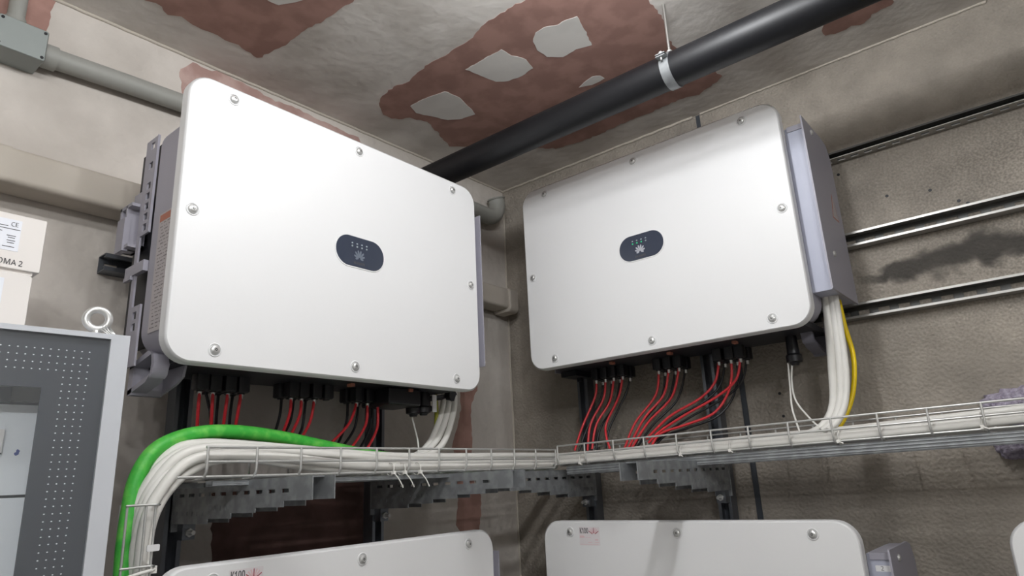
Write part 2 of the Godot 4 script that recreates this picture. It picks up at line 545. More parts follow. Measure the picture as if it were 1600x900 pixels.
	mb.extrude(rr(0.054, 0.25, 0.003, 2, Vector2(-0.062, -0.118)), 0.0, 0.0004)
	var lab := obj("rating_label", mb, M.label, t)
	mb = MB.new()
	mb.xf = side
	var rng := RandomNumberGenerator.new(); rng.seed = 77
	for i in 30:
		var y := -0.235 + i * 0.0075
		var x := -0.085 + rng.randf() * 0.012
		while x < -0.042:
			var w := rng.randf_range(0.003, 0.016)
			mb.box(V(x, y, 0.0004), V(minf(x + w, -0.038), y + rng.randf_range(0.0009, 0.0024), 0.0006))
			x += w + rng.randf_range(0.002, 0.008)
	obj("label_print", mb, M.ink_soft, lab)
	mb = MB.new()
	mb.xf = side
	mb.box(V(-0.085, -0.012, 0.0004), V(-0.039, 0.003, 0.0007))
	obj("warning_band", mb, M.ink_orange, lab)
	# connection box on the right flank
	mb = MB.new()
	mb.xf = up
	mb.box(V(0.4302, -0.222, -0.262), V(0.481, 0.234, -0.052))
	var ac := obj("connection_box", mb, M.acface, t)
	mb = MB.new()
	mb.xf = Transform3D(Basis(V(0, 0, -1), V(0, 1, 0), V(1, 0, 0)), V(0.481, 0.34, 0))
	mb.extrude(PackedVector2Array([Vector2(0.024, -0.226), Vector2(0.268, -0.226), Vector2(0.268, 0.20), Vector2(0.245, 0.238), Vector2(0.21, 0.246), Vector2(0.024, 0.246)]), 0.0, 0.004, 0.001)
	obj("side_plate", mb, M.body, ac)
	mb = MB.new()
	mb.xf = up
	mb.box(V(0.437, 0.234, -0.262), V(0.481, 0.2365, -0.05))
	mb.box(V(0.437, 0.222, -0.052), V(0.481, 0.2365, -0.049))
	obj("top_lip", mb, M.body, ac)
	for p in [V(0.485, -0.122, -0.096), V(0.485, 0.222, -0.096)]:
		mb = MB.new()
		dome(mb, up * p, Basis(V(0, 1, 0), V(1, 0, 0), V(0, 0, -1)), 0.0075)
		obj("screw", mb, M.steel, ac)
	mb = MB.new()
	mb.xf = Transform3D(Basis(V(0, 0, -1), V(0, 1, 0), V(1, 0, 0)), V(0.485, 0.34, 0))
	mb.extrude(PackedVector2Array([Vector2(0.165, -0.002), Vector2(0.225, -0.002), Vector2(0.195, 0.075)]), 0.0, 0.0004)
	var tr := obj("warning_triangle", mb, M.ink_orange, ac)
	mb = MB.new()
	mb.xf = Transform3D(Basis(V(0, 0, -1), V(0, 1, 0), V(1, 0, 0)), V(0.485, 0.34, 0))
	mb.extrude(PackedVector2Array([Vector2(0.1705, 0.0015), Vector2(0.2195, 0.0015), Vector2(0.195, 0.0655)]), 0.0004, 0.0007)
	mb.extrude(PackedVector2Array([Vector2(0.194, 0.012), Vector2(0.2, 0.028), Vector2(0.193, 0.030), Vector2(0.199, 0.048), Vector2(0.189, 0.024), Vector2(0.196, 0.023)]), 0.0007, 0.0009)
	obj("triangle_field", mb, M.label, ac)
	# plugs under the casing
	for c in o.get("plugs", []):
		mb = MB.new()
		mb.xf = Transform3D(Basis(), V(c[0], 0.34 - 0.30, c[1]))
		mb.lathe([Vector2(0, -0.037), Vector2(0.0075, -0.037), Vector2(0.0095, -0.034), Vector2(0.0115, -0.030), Vector2(0.0115, -0.02), Vector2(0, -0.02)], 8)
		mb.xf = Transform3D(Basis(V(1, 0, 0), V(0, 0, -1), V(0, 1, 0)), V(c[0], 0.34 - 0.30, c[1]))
		mb.extrude(rr(0.028, 0.03, 0.005, 2), -0.034, 0.0, 0.0, 0.003)
		var pl := obj("cable_plug", mb, M.black, t)
		if c[2]:
			mb = MB.new()
			mb.xf = Transform3D(Basis(), V(c[0], 0.34 - 0.30, c[1]))
			mb.lathe([Vector2(0, -0.047), Vector2(0.0042, -0.047), Vector2(0.0046, -0.037), Vector2(0, -0.036)], 8)
			obj("plug_ferrule", mb, M.steel, pl)
	for u in o.get("red_seals", []):
		mb = MB.new()
		mb.xf = up
		mb.extrude(rr(0.013, 0.008, 0.002, 2, Vector2(u, -0.305)), -0.10, -0.085)
		obj("seal_cap", mb, M.ink_orange, t)
	if o.has("switch"):
		mb = MB.new()
		mb.xf = Transform3D(Basis(), V(o["switch"], 0.34 - 0.322, -0.14))
		mb.extrude(rr(0.115, 0.046, 0.006, 3), -0.06, 0.05, 0.004)
		obj("switch_block", mb, M.black, t)
	for g in o.get("glands", []):
		mb = MB.new()
		mb.xf = Transform3D(Basis(), V(g[0], 0.34 - 0.30, g[1]))
		var k: float = g[2]
		mb.lathe([Vector2(0, -0.075), Vector2(0.010, -0.075), Vector2(0.013, -0.068), Vector2(0.0205, -0.066), Vector2(0.0215, -0.05), Vector2(0.0165, -0.045), Vector2(0.0145, 0.0), Vector2(0, 0)].map(func(p): return Vector2(p.x, p.y * k)), 12)
		obj("cable_gland", mb, M.black, t)
	if o.has("tab"):
		mb = MB.new()
		mb.xf = Transform3D(Basis(), V(o.tab, 0.34 - 0.33, -0.12))
		mb.extrude(rr(0.016, 0.048, 0.002, 2), 0, 0.002)
		obj("white_tab", mb, M.paper, t)
	if o.has("lever"):
		mb = MB.new()
		mb.rod(V(0.364, 0.34 - 0.315, -0.15), V(0.451, 0.34 - 0.302, -0.15), 0.008, 10)
		mb.rod(V(0.451, 0.34 - 0.302, -0.15), V(0.451, 0.34 - 0.302, -0.125), 0.016, 14)
		obj("pull_lever", mb, M.black, t)
	if o.has("sticker"):
		mb = MB.new()
		mb.xf = Transform3D(Basis(), V(-0.272, 0.34 + 0.267, 0.0))
		mb.extrude(rr(0.069, 0.05, 0.002, 2), 0, 0.0003)
		var st := obj("inspection_sticker", mb, M.sticker, t)
		text_part("sticker_number", "K100", 0.021, M.ink_grey, st, Transform3D(Basis.from_scale(V(0.62, 1.0, 1.0)), V(-0.290, 0.34 + 0.2815, 0.0005)), "Droid Sans", true)
		for r in 7:
			var ang := deg_to_rad(-56.0 + r * 112.0 / 6.0)
			var strong: bool = r == 0 or r == 3 or r == 6
			mb = MB.new()
			mb.xf = Transform3D(Basis(V(0, 0, 1), -ang), V(-0.257, 0.34 + 0.270, 0.0003))
			mb.box(V(-0.0011 if strong else -0.0013, 0.005, 0), V(0.0011 if strong else 0.0013, 0.0195, 0.0002))
			obj("sunburst_ray", mb, M.ink_red if strong else M.ink_pink, st)
		mb = MB.new()
		mb.xf = Transform3D(Basis(), V(-0.272, 0.34 + 0.267, 0.0003))
		for l in [[-0.033, 0.0015, 0.014, 0.0012], [-0.033, -0.004, 0.016, 0.0035], [-0.014, -0.0035, 0.018, 0.001], [0.018, -0.011, 0.010, 0.003], [-0.005, -0.017, 0.012, 0.0012], [0.017, -0.017, 0.014, 0.001], [-0.033, -0.022, 0.062, 0.0008]]:
			mb.box(V(l[0], l[1], 0), V(l[0] + l[2], l[1] + l[3], 0.0002))
		obj("small_print", mb, M.ink_pink, st)
	if o.has("number"):
		mb = MB.new()
		mb.xf = Transform3D(Basis(), V(0.460, 0.34 + 0.2335 - 0.03, -0.052))
		mb.extrude(rr(0.03, 0.0125, 0.001, 2), 0.0002, 0.0006)
		var nl := obj("number_label", mb, M.paper, ac)
		text_part("number_print", o.number, 0.012, M.ink, nl, Transform3D(Basis(), V(0.459, 0.34 + 0.2335 - 0.03, -0.0512)))
	return t

func channel(width: float, height: float, length: float, slots: bool, lip := 0.0095, part := "all") -> MB:
	# open strut: back at z = 0, open side at z = height, runs along +x, width along y
	var mb := MB.new()
	var t := 0.0025
	if part != "flange":
		if slots:
			var xs := [0.0]
			var x := 0.012
			while x + 0.028 < length:
				xs.append(x); xs.append(x + 0.028); x += 0.05
			xs.append(length)
			mb.cells(xs, [-width * 0.5, -0.0065, 0.0065, width * 0.5], 0.0, t, func(cx, cy):
				return absf(cy) > 0.0065 or fposmod(cx - 0.012, 0.05) > 0.028 or cx < 0.012 or cx > xs[-2])
		else:
			mb.box(V(0, -width * 0.5, 0), V(length, width * 0.5, t))
	for s in [-1.0, 1.0]:
		var y0: float = s * width * 0.5
		var y1: float = y0 - s * t
		if part != "web":
			mb.box(V(0, minf(y0, y1), t), V(length, maxf(y0, y1), height))
			var y2: float = y0 - s * lip
			mb.box(V(0, minf(y1, y2), height - t), V(length, maxf(y1, y2), height))
			var y3: float = y2 + s * t
			mb.box(V(0, minf(y2, y3), height - 0.008), V(length, maxf(y2, y3), height - t))
	return mb

func side_slotted(length: float, bottom: bool) -> MB:
	# low strut with a perforated bottom, open side at z = 0.041, runs along +x
	var mb := MB.new()
	var xs := [0.0]
	var x := 0.01
	while x + 0.02 < length:
		xs.append(x); xs.append(x + 0.02); x += 0.036
	xs.append(length)
	if bottom:
		mb.xf = Transform3D(Basis(V(1, 0, 0), V(0, 0, 1), V(0, -1, 0)), V(0, -0.0105, 0))
		mb.cells(xs, [0.0, 0.013, 0.028, 0.041], -0.0025, 0.0, func(cx, cy):
			return cy < 0.013 or cy > 0.028 or fposmod(cx - 0.01, 0.036) > 0.02 or cx < 0.01 or cx > xs[-2])
		return mb
	mb.box(V(0, -0.008, 0), V(length, 0.0105, 0.0025))
	mb.box(V(0, 0.008, 0.0025), V(length, 0.0105, 0.041))
	mb.box(V(0, 0.0055, 0.0385), V(length, 0.008, 0.041))
	return mb

func make_bracket(label: String, at: Vector3, turn: float) -> void:
	# root on the post at local z = 0, arm along +z, top edge at local y = 0
	var t := thing("cantilever_bracket", label, "bracket", at, turn, "stepped brackets under the cable trays")
	var n := 0
	for sx in [-0.0235, 0.0235]:
		var mb := MB.new()
		mb.xf = Transform3D(Basis(V(0, 0, 1), V(0, 1, 0), V(-1, 0, 0)), V(sx, 0, 0))
		var xs := [0.0, 0.160, 0.254, 0.344, 0.44, 0.53]
		for i in 10: xs.append_array([0.028 + i * 0.045, 0.028 + i * 0.045 + 0.024])
		for i in 6: xs.append_array([0.024 + i * 0.0225, 0.0275 + i * 0.0225])
		for i in 4: xs.append_array([0.168 + i * 0.021, 0.1715 + i * 0.021])
		xs.sort()
		var ys := [-0.083, -0.0725, -0.0665, -0.0575, -0.0625, -0.0565, -0.0475, -0.042, -0.0275, -0.0205, -0.006, 0.0]
		ys.append_array([-0.062, -0.053])
		ys.sort()
		mb.cells(xs, ys, -0.0012, 0.0012, func(x, y):
			var low := -0.083 if x < 0.160 else (-0.0725 if x < 0.254 else (-0.062 if x < 0.344 else (-0.053 if x < 0.44 else -0.042)))
			if y < low: return false
			if y > -0.0275 and y < -0.0205 and x > 0.028 and x < 0.028 + 10 * 0.045 and fposmod(x - 0.028, 0.045) < 0.024: return false
			if y > -0.0665 and y < -0.0575 and x > 0.024 and x < 0.024 + 6 * 0.0225 and fposmod(x - 0.024, 0.0225) < 0.0035: return false
			if y > -0.0565 and y < -0.0475 and x > 0.168 and x < 0.168 + 4 * 0.021 and fposmod(x - 0.168, 0.021) < 0.0035: return false
			return true)
		obj("stepped_plate", mb, M.zinc, t)
		n += 1
	var top := MB.new()
	top.box(V(-0.0223, -0.0024, 0.0), V(0.0223, 0.0, 0.5))
	obj("top_flange", top, M.zinc, t)
	var root := MB.new()
	root.box(V(-0.026, -0.10, -0.0005), V(0.026, 0.005, 0.004))
	obj("root_plate", root, M.zinc, t)
	var cl := MB.new()
	cl.box(V(-0.012, -0.118, 0.0), V(0.016, -0.0835, 0.03))
	obj("clamp_block", cl, M.strut, t)
	var bolt := MB.new()
	bolt.rod(V(0.002, -0.103, 0.03), V(0.002, -0.103, 0.052), 0.005, 8)
	bolt.rod(V(0.002, -0.103, 0.03), V(0.002, -0.103, 0.036), 0.0095, 6)
	obj("clamp_bolt", bolt, M.steel, t)

func make_tray(label: String, x0: float, x1: float, floor_from: float, first: float, count: int, fl: float, slope: float, xf: Transform3D, band: float) -> void:
	# local: runs along x, front wire at z = 0, reaches back to z = -0.2
	var t := thing("wire_cable_tray", label, "cable tray", xf.origin, 0.0, "")
	t.transform = xf
	var r := 0.0026
	var top := fl + 0.054
	var mid := fl + 0.027
	var y := func(x): return slope * (x - first)
	for w in [[x0, top, 0.0], [x0, mid, 0.0], [x0, top, -0.2], [floor_from, fl, -0.006], [floor_from, fl, -0.05], [floor_from, fl, -0.1], [floor_from, fl, -0.15], [floor_from, fl, -0.194]]:
		var mb := MB.new()
		mb.rod(V(w[0], w[1] + y.call(w[0]), w[2]), V(x1, w[1] + y.call(x1), w[2]), r, 8)
		obj("long_wire", mb, M.wire, t)
	for k in count:
		var x := first + 0.1003 * k
		var d: float = y.call(x)
		var mb := MB.new()
		mb.tube(smooth([V(x, top + d, -0.2 - r), V(x, fl + 0.02 + d, -0.2 - r), V(x, fl + 0.006 + d, -0.199), V(x, fl - 0.0042 + d, -0.188), V(x, fl - 0.0046 + d, -0.1), V(x, fl - 0.0042 + d, -0.016), V(x, fl + 0.004 + d, -0.002), V(x, fl + 0.016 + d, r), V(x, top + d, r)], 3), r, 8)
		obj("cross_wire", mb, M.wire, t)
	var xx := first - 0.1003
	while xx > floor_from:
		var mb := MB.new()
		mb.rod(V(xx, fl - 0.0046, -0.006), V(xx, fl - 0.0046, -0.194), r, 8)
		obj("cross_wire", mb, M.wire, t)
		xx -= 0.1003
	if band > 0.0:
		var mb := MB.new()
		var a0 := V(first + 0.02, fl - 0.0075 + y.call(first), 0)
		var a1 := V(x1, fl - 0.0075 + y.call(x1), 0)
		for s in [[-0.035, 0.0], [-0.012, 0.004], [-0.19, 0.0]]:
			mb.quad(a0 + V(0, -band, s[0]), a1 + V(0, -band, s[0]), a1 + V(0, -s[1], s[0]), a0 + V(0, -s[1], s[0]))
			mb.quad(a1 + V(0, -band, s[0] - 0.0025), a0 + V(0, -band, s[0] - 0.0025), a0 + V(0, 0, s[0] - 0.0025), a1 + V(0, 0, s[0] - 0.0025))
			mb.quad(a0 + V(0, -band, s[0] - 0.0025), a1 + V(0, -band, s[0] - 0.0025), a1 + V(0, -band, s[0]), a0 + V(0, -band, s[0]))
		for k in 3:
			var b := V(0, -band * (0.2 + 0.3 * k), -0.012)
			mb.rod(a0 + b, a1 + b, 0.0022, 6)
		obj("stiffening_rail", mb, M.zinc, t)

func cable(called: String, label: String, pts: Array, r: float, m: Material, group := "", sides := 10) -> MeshInstance3D:
	var mb := MB.new()
	mb.tube(smooth(pts, 6), r, sides)
	var o := obj(called, mb, m)
	tag(o, label, "cable", group)
	return o

func patch(called: String, poly: PackedVector2Array, to_xf: Transform3D, thick: float, m: Material, parent: Node) -> void:
	var mb := MB.new()
	mb.xf = to_xf
	mb.extrude(poly, 0.0, thick)
	obj(called, mb, m, parent)

func _ready() -> void:
	# ---- camera, sky, lights, exposure
	var cam := Camera3D.new()
	cam.name = "camera"
	add_child(cam)
	cam.transform = Transform3D(Basis(V(0.6392785, -0.0466639, 0.7675581), V(-0.1846417, 0.9596408, 0.2121247), V(-0.7464787, -0.2773301, 0.6048616)), V(-2.03566, 1.29729, 1.67617))
	cam.fov = 46.5104
	cam.near = 0.02
	cam.current = true
	var we := WorldEnvironment.new()
	we.name = "environment"
	var env := Environment.new()
	env.background_mode = Environment.BG_COLOR
	env.background_color = Color(0.5, 0.5, 0.5)
	env.tonemap_mode = Environment.TONE_MAPPER_LINEAR
	env.tonemap_exposure = 1.0
	env.sdfgi_enabled = true
	env.ssao_enabled = true
	env.ssil_enabled = true
	we.environment = env
	add_child(we)
	for i in 4:
		var l := OmniLight3D.new()
		l.name = "ceiling_tube_light"
		l.position = V(-1.9 + 0.3 * i, 2.378, 1.22)
		l.light_energy = 0.185
		l.light_size = 0.03
		l.light_color = Color8(250, 252, 255)
		l.omni_range = 8.0
		l.omni_attenuation = 2.0
		l.shadow_enabled = true
		add_child(l, true)
	for i in 3:  # unseen lights added at the far side of the room as fill
		var l := OmniLight3D.new()
		l.name = "far_fill_light"
		l.position = V(-3.3 + 0.4 * i, 2.35, 2.7)
		l.light_energy = 0.6
		l.light_size = 0.03
		l.light_color = Color8(250, 252, 255)
		l.omni_range = 8.0
		l.omni_attenuation = 2.0
		l.shadow_enabled = true
		add_child(l, true)
	make_materials()

	# ---- room shell
	var mb := MB.new()
	mb.box(V(-4.7, -0.06, -0.1), V(0.1, 0.0, 4.3))
	struct("floor", mb, M.floor)
	mb = MB.new()
	mb.box(V(-4.7, 0.0, -0.1), V(0.1, 2.62, 0.0))
	var wall_left := struct("wall_left", mb, M.wall_l)
	mb = MB.new()
	mb.box(V(0.0, 0.0, 0.0), V(0.1, 2.62, 4.3))
	for i in mb.v.size():
		mb.uv[i] = Vector2(mb.v[i].z / 2.8, (2.6 - mb.v[i].y) / 2.6)
	var wall_right := struct("wall_right", mb, M.wall_r)
	mb = MB.new()
	mb.box(V(-4.7, 0.0, 0.0), V(-4.6, 2.62, 4.3))
	struct("wall_far", mb, M.room)
	mb = MB.new()
	mb.box(V(-4.6, 0.0, 4.2), V(0.0, 2.62, 4.3))
	struct("wall_back", mb, M.room)
	mb = MB.new()
	var cy := func(x: float) -> float: return 2.488 + 0.013 * x
	mb.xf = Transform3D(Basis(V(0, 0, 1), atan(0.013)), V(0, 2.488, 0))
	mb.box(V(-4.75, 0.0, -0.1), V(0.1, 0.06, 4.3))
	var ceiling := struct("ceiling", mb, M.ceil)
	# bare red-brown board and skimmed plaster spots on the ceiling: x, z polygons, facing down
	var down := Transform3D(Basis(V(0, 0, 1), atan(0.013)) * Basis(V(1, 0, 0), V(0, 0, 1), V(0, -1, 0)), V(0, 2.488, 0))
	var n := 0
	for p in [[Vector2(-1.628, 0.156), Vector2(-1.551, 0.137), Vector2(-1.493, 0.158), Vector2(-1.457, 0.134), Vector2(-1.429, 0.153), Vector2(-1.397, 0.139), Vector2(-1.331, 0.143), Vector2(-1.308, 0.140), Vector2(-1.274, 0.143), Vector2(-1.206, 0.126), Vector2(-1.193, 0.194), Vector2(-1.185, 0.274), Vector2(-1.189, 0.310), Vector2(-1.177, 0.379), Vector2(-1.172, 0.453), Vector2(-1.170, 0.517), Vector2(-1.172, 0.606), Vector2(-1.325, 0.592), Vector2(-1.526, 0.406)],
			[Vector2(-0.869, 0.832), Vector2(-0.877, 0.782), Vector2(-0.877, 0.717), Vector2(-0.871, 0.670), Vector2(-0.851, 0.611), Vector2(-0.855, 0.566), Vector2(-0.849, 0.496), Vector2(-0.853, 0.433), Vector2(-0.833, 0.341), Vector2(-0.848, 0.286), Vector2(-0.837, 0.221), Vector2(-0.817, 0.178), Vector2(-0.776, 0.141), Vector2(-0.726, 0.133), Vector2(-0.689, 0.181), Vector2(-0.630, 0.205), Vector2(-0.548, 0.174), Vector2(-0.451, 0.130), Vector2(-0.417, 0.162), Vector2(-0.303, 0.274), Vector2(-0.156, 0.395), Vector2(-0.134, 0.487), Vector2(-0.132, 0.583), Vector2(-0.138, 0.666), Vector2(-0.135, 0.766), Vector2(-0.140, 0.888), Vector2(-0.124, 0.953), Vector2(-0.151, 1.026), Vector2(-0.172, 1.055), Vector2(-0.257, 1.031), Vector2(-0.389, 1.011), Vector2(-0.458, 1.017), Vector2(-0.523, 1.039), Vector2(-0.584, 1.051), Vector2(-0.647, 1.051), Vector2(-0.728, 1.074), Vector2(-0.872, 0.923)],
			[Vector2(-0.187, 1.355), Vector2(-0.154, 1.356), Vector2(-0.144, 1.392), Vector2(-0.151, 1.424), Vector2(-0.135, 1.457), Vector2(-0.166, 1.480), Vector2(-0.167, 1.517), Vector2(-0.180, 1.540), Vector2(-0.277, 1.516), Vector2(-0.307, 1.414)]]:
		n += 1
		patch("bare_board_patch", jag(p, 0.004, 0.012, n), down, 0.0008, M.red, ceiling)
	for p in [[Vector2(-0.739, 0.239), Vector2(-0.737, 0.295), Vector2(-0.721, 0.379), Vector2(-0.672, 0.387), Vector2(-0.593, 0.369), Vector2(-0.553, 0.352), Vector2(-0.562, 0.301), Vector2(-0.590, 0.262), Vector2(-0.649, 0.238), Vector2(-0.696, 0.220)],
			[Vector2(-0.760, 0.505), Vector2(-0.761, 0.577), Vector2(-0.759, 0.644), Vector2(-0.716, 0.649), Vector2(-0.673, 0.667), Vector2(-0.623, 0.654), Vector2(-0.616, 0.604), Vector2(-0.623, 0.559), Vector2(-0.648, 0.528), Vector2(-0.702, 0.517)],
			[Vector2(-0.735, 0.739), Vector2(-0.752, 0.762), Vector2(-0.753, 0.793), Vector2(-0.735, 0.827), Vector2(-0.736, 0.856), Vector2(-0.728, 0.883), Vector2(-0.677, 0.871), Vector2(-0.594, 0.844), Vector2(-0.611, 0.800), Vector2(-0.607, 0.752), Vector2(-0.640, 0.719), Vector2(-0.686, 0.715)],
			[Vector2(-0.439, 0.694), Vector2(-0.453, 0.721), Vector2(-0.461, 0.757), Vector2(-0.446, 0.777), Vector2(-0.424, 0.780), Vector2(-0.422, 0.732)],
			[Vector2(-1.315, 0.358), Vector2(-1.286, 0.362), Vector2(-1.259, 0.417), Vector2(-1.247, 0.479), Vector2(-1.322, 0.432)]]:
		n += 1
		patch("plaster_spot", jag(p, 0.002, 0.012, n), down, 0.0016, M.patch, ceiling)
	for p in [[Vector2(-1.813, 2.423), Vector2(-1.794, 2.284), Vector2(-1.669, 2.352), Vector2(-1.666, 2.389), Vector2(-1.665, 2.425), Vector2(-1.659, 2.462), Vector2(-1.698, 2.478)],
			[Vector2(-1.357, 2.422), Vector2(-1.358, 2.398), Vector2(-1.347, 2.353), Vector2(-1.319, 2.336), Vector2(-1.069, 2.380), Vector2(-0.757, 2.376), Vector2(-0.728, 2.418), Vector2(-0.759, 2.446), Vector2(-0.960, 2.453), Vector2(-1.018, 2.458), Vector2(-1.073, 2.449), Vector2(-1.148, 2.459), Vector2(-1.168, 2.463), Vector2(-1.257, 2.463), Vector2(-1.290, 2.455), Vector2(-1.330, 2.460)],
			[Vector2(-0.293, 1.736), Vector2(-0.197, 1.747), Vector2(-0.202, 1.627), Vector2(-0.232, 1.578), Vector2(-0.241, 1.520), Vector2(-0.235, 1.442), Vector2(-0.248, 1.371), Vector2(-0.228, 1.287), Vector2(-0.197, 1.254), Vector2(-0.203, 1.190), Vector2(-0.216, 1.127), Vector2(-0.305, 1.141), Vector2(-0.329, 1.167), Vector2(-0.314, 1.248), Vector2(-0.325, 1.280), Vector2(-0.297, 1.354), Vector2(-0.339, 1.419), Vector2(-0.322, 1.462), Vector2(-0.290, 1.552)],
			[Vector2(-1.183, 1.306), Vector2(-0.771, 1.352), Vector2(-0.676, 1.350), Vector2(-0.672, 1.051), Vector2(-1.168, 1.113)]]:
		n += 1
		patch("bare_board_patch", jag(p, 0.003, 0.012, n), Transform3D(), 0.0008, M.brown if p.size() == 5 else (M.mauve if p.size() == 16 else M.red), wall_left)  # the brown patch carries the tray shade in its colour
	for q in [[1.51, 1.021], [1.444, 1.022], [2.004, 1.503], [1.943, 1.578], [2.124, 1.289], [1.955, 1.56], [2.02, 1.40]]:
		mb = MB.new()
		mb.xf = Transform3D(Basis(V(0, 0, -1), V(-1, 0, 0), V(0, 1, 0)), V(0.0, q[0], q[1]))
		mb.lathe([Vector2(0.0045, 0.0), Vector2(0.004, 0.0006), Vector2(0, 0.0006)], 9)
		obj("drill_hole", mb, M.dark, wall_right)
	# plaster seams where ceiling and walls meet
	var rng := RandomNumberGenerator.new()
	rng.seed = 5
	mb = MB.new()
	var sp := []
	for i in 60:
		var z := 0.0 + i * 0.0148
		sp.append(V(-0.002, cy.call(0.0) - 0.003 + rng.randf_range(-0.0015, 0.0015), z))
	mb.tube(PackedVector3Array(sp), 0.005, 6)
	sp = []
	for i in 60:
		var z := 0.902 + i * 0.014
		sp.append(V(-0.002, cy.call(0.0) - 0.001 + rng.randf_range(-0.0015, 0.0015), z))
	mb.tube(PackedVector3Array(sp), 0.0045, 6)
	struct("trim_1", mb, M.seam)
	mb = MB.new()
	sp = []
	for i in 90:
		var x := -2.3 + i * 0.0258
		sp.append(V(x, cy.call(x) - 0.002 + rng.randf_range(-0.001, 0.001), 0.001))
	mb.tube(PackedVector3Array(sp), 0.005, 6)
	struct("trim_2", mb, M.seam)
	mb = MB.new()
	sp = []
	for i in 90:
		sp.append(V(-0.002 + rng.randf_range(-0.0012, 0.0012), 0.02 + i * 0.0272, 0.002))
	mb.tube(PackedVector3Array(sp), 0.004, 6)
	struct("trim_3", mb, M.seam)
	mb = MB.new()
	mb.box(V(-0.0015, 2.40, 0.884), V(0.0, 2.485, 0.898))
	struct("trim_4", mb, M.cab_gap)
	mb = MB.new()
	mb.box(V(-0.004, 0.0, 0.905), V(0.0, 1.75, 0.921))  # dark bar put in to draw a dark upright line on the wall
	struct("dark_strip_5", mb, M.cab_gap)

	# ---- inverters
	var g := "white wall-mounted inverters"
	var lp := []
	for u in [-0.273, -0.244, -0.210, -0.179, -0.052, -0.024, 0.012, 0.046, 0.140, 0.175, 0.209]: lp.append([u - 0.011, -0.16, u < 0.04 or u > 0.1])
	for u in [-0.246, -0.216, -0.182, -0.059, -0.026, 0.008, 0.134, 0.169, 0.216]: lp.append([u - 0.011, -0.195, false])
	var rp := []
	for u in [-0.306, -0.271, -0.240, -0.207, -0.080, -0.046, -0.012, 0.113, 0.149, 0.177]: rp.append([u, -0.179, true])
	for u in [-0.312, -0.278, -0.246, -0.209, -0.084, -0.049, -0.015, 0.111, 0.148, 0.177]: rp.append([u, -0.229, true])
	inverter("white inverter at upper left, its lavender grey flank and punched side flange showing", V(-1.0678, 1.85, 0.41), 0.0, g, {"depth": 0.41, "pill": 0.009, "lit": false, "plugs": lp, "red_seals": [0.059, 0.251], "switch": 0.234, "glands": [[0.307, -0.14, 0.9], [0.336, -0.13, 0.85], [0.361, -0.15, 0.75]], "tab": 0.368, "lever": true, "feet": [-1.0], "hooks": []})
	inverter("white inverter at upper right with green indicator lights and white cables leaving its side box", V(-0.3493, 1.938, 0.8063), -PI / 2, g, {"depth": 0.3493, "pill": -0.002, "lit": true, "plugs": rp, "red_seals": [-0.19, 0.005, 0.20], "glands": [[0.325, -0.169, 1.05]], "feet": [1.0], "hooks": [-0.38]})
	inverter("lower left white inverter, only its top edge showing under the left stepped brackets", V(-1.039, 0.8716, 0.41), 0.0, g, {"depth": 0.41, "pill": 0.009, "lit": false, "sticker": true})
	inverter("lower right white inverter with a small printed sticker and a side box numbered 2", V(-0.3493, 0.872, 0.8199), -PI / 2, g, {"depth": 0.3493, "pill": 0.0, "lit": true, "sticker": true, "number": "2"})
	inverter("white inverter cut off by the right edge of the picture, beyond the numbered one", V(-0.3493, 0.872, 1.96), -PI / 2, g, {"depth": 0.3493, "pill": 0.0, "lit": true})

	# ---- drain pipe with its clamp
	mb = MB.new()
	mb.tube(PackedVector3Array([V(-0.607, 2.28, 0.001), V(-0.607, 2.28, 4.19)]), 0.045, 32)
	tag(obj("drain_pipe", mb, M.pipe), "thick black plastic pipe running under the ceiling above the inverters", "pipe")
	var clamp := thing("pipe_clamp", "galvanized pipe clamp on a threaded rod holding the black ceiling pipe", "clamp", V(-0.607, 2.28, 1.075))
	mb = MB.new()
	var ring := []
	for i in 37:
		var a := TAU * i / 36.0
		ring.append(Vector2(cos(a), sin(a)))
	for i in 36:
		var p: Vector2 = ring[i]; var q: Vector2 = ring[i + 1]
		var a0 := V(p.x * 0.0475, p.y * 0.0475, 0.0); var b0 := V(q.x * 0.0475, q.y * 0.0475, 0.0)
		var w := V(0, 0, 0.0125)
		var na := V(p.x, p.y, 0); var nb := V(q.x, q.y, 0)
		mb.quad_n(a0 + w, a0 - w, b0 - w, b0 + w, na, na, nb, nb)
		var a1 := V(p.x * 0.0452, p.y * 0.0452, 0.0); var b1 := V(q.x * 0.0452, q.y * 0.0452, 0.0)
		mb.quad(a0 + w, b0 + w, b1 + w, a1 + w)
		mb.quad(b0 - w, a0 - w, a1 - w, b1 - w)
	obj("band", mb, M.zinc, clamp)
	mb = MB.new()
	mb.box(V(-0.062, 0.012, -0.0125), V(-0.044, 0.0145, 0.0125))
	mb.box(V(-0.062, 0.018, -0.0125), V(-0.044, 0.0205, 0.0125))
	obj("closing_lug", mb, M.zinc, clamp)
	mb = MB.new()
	mb.rod(V(-0.055, 0.004, 0), V(-0.055, 0.028, 0), 0.0028, 8)
	mb.rod(V(-0.055, 0.0205, 0), V(-0.055, 0.0255, 0), 0.006, 6)
	obj("closing_bolt", mb, M.steel, clamp)
	mb = MB.new()
	mb.rod(V(0, 0.047, 0), V(0, 0.058, 0), 0.008, 6)
	obj("rod_nut", mb, M.steel, clamp)
	mb = MB.new()
	mb.rod(V(0, 0.047, 0), V(0, 0.2, 0), 0.0038, 8)
	obj("threaded_rod", mb, M.rail, clamp)

	# ---- strut rails and posts
	var along_z := Basis(V(0, 0, 1), V(0, 1, 0), V(-1, 0, 0))       # local x -> +z, local z -> -x
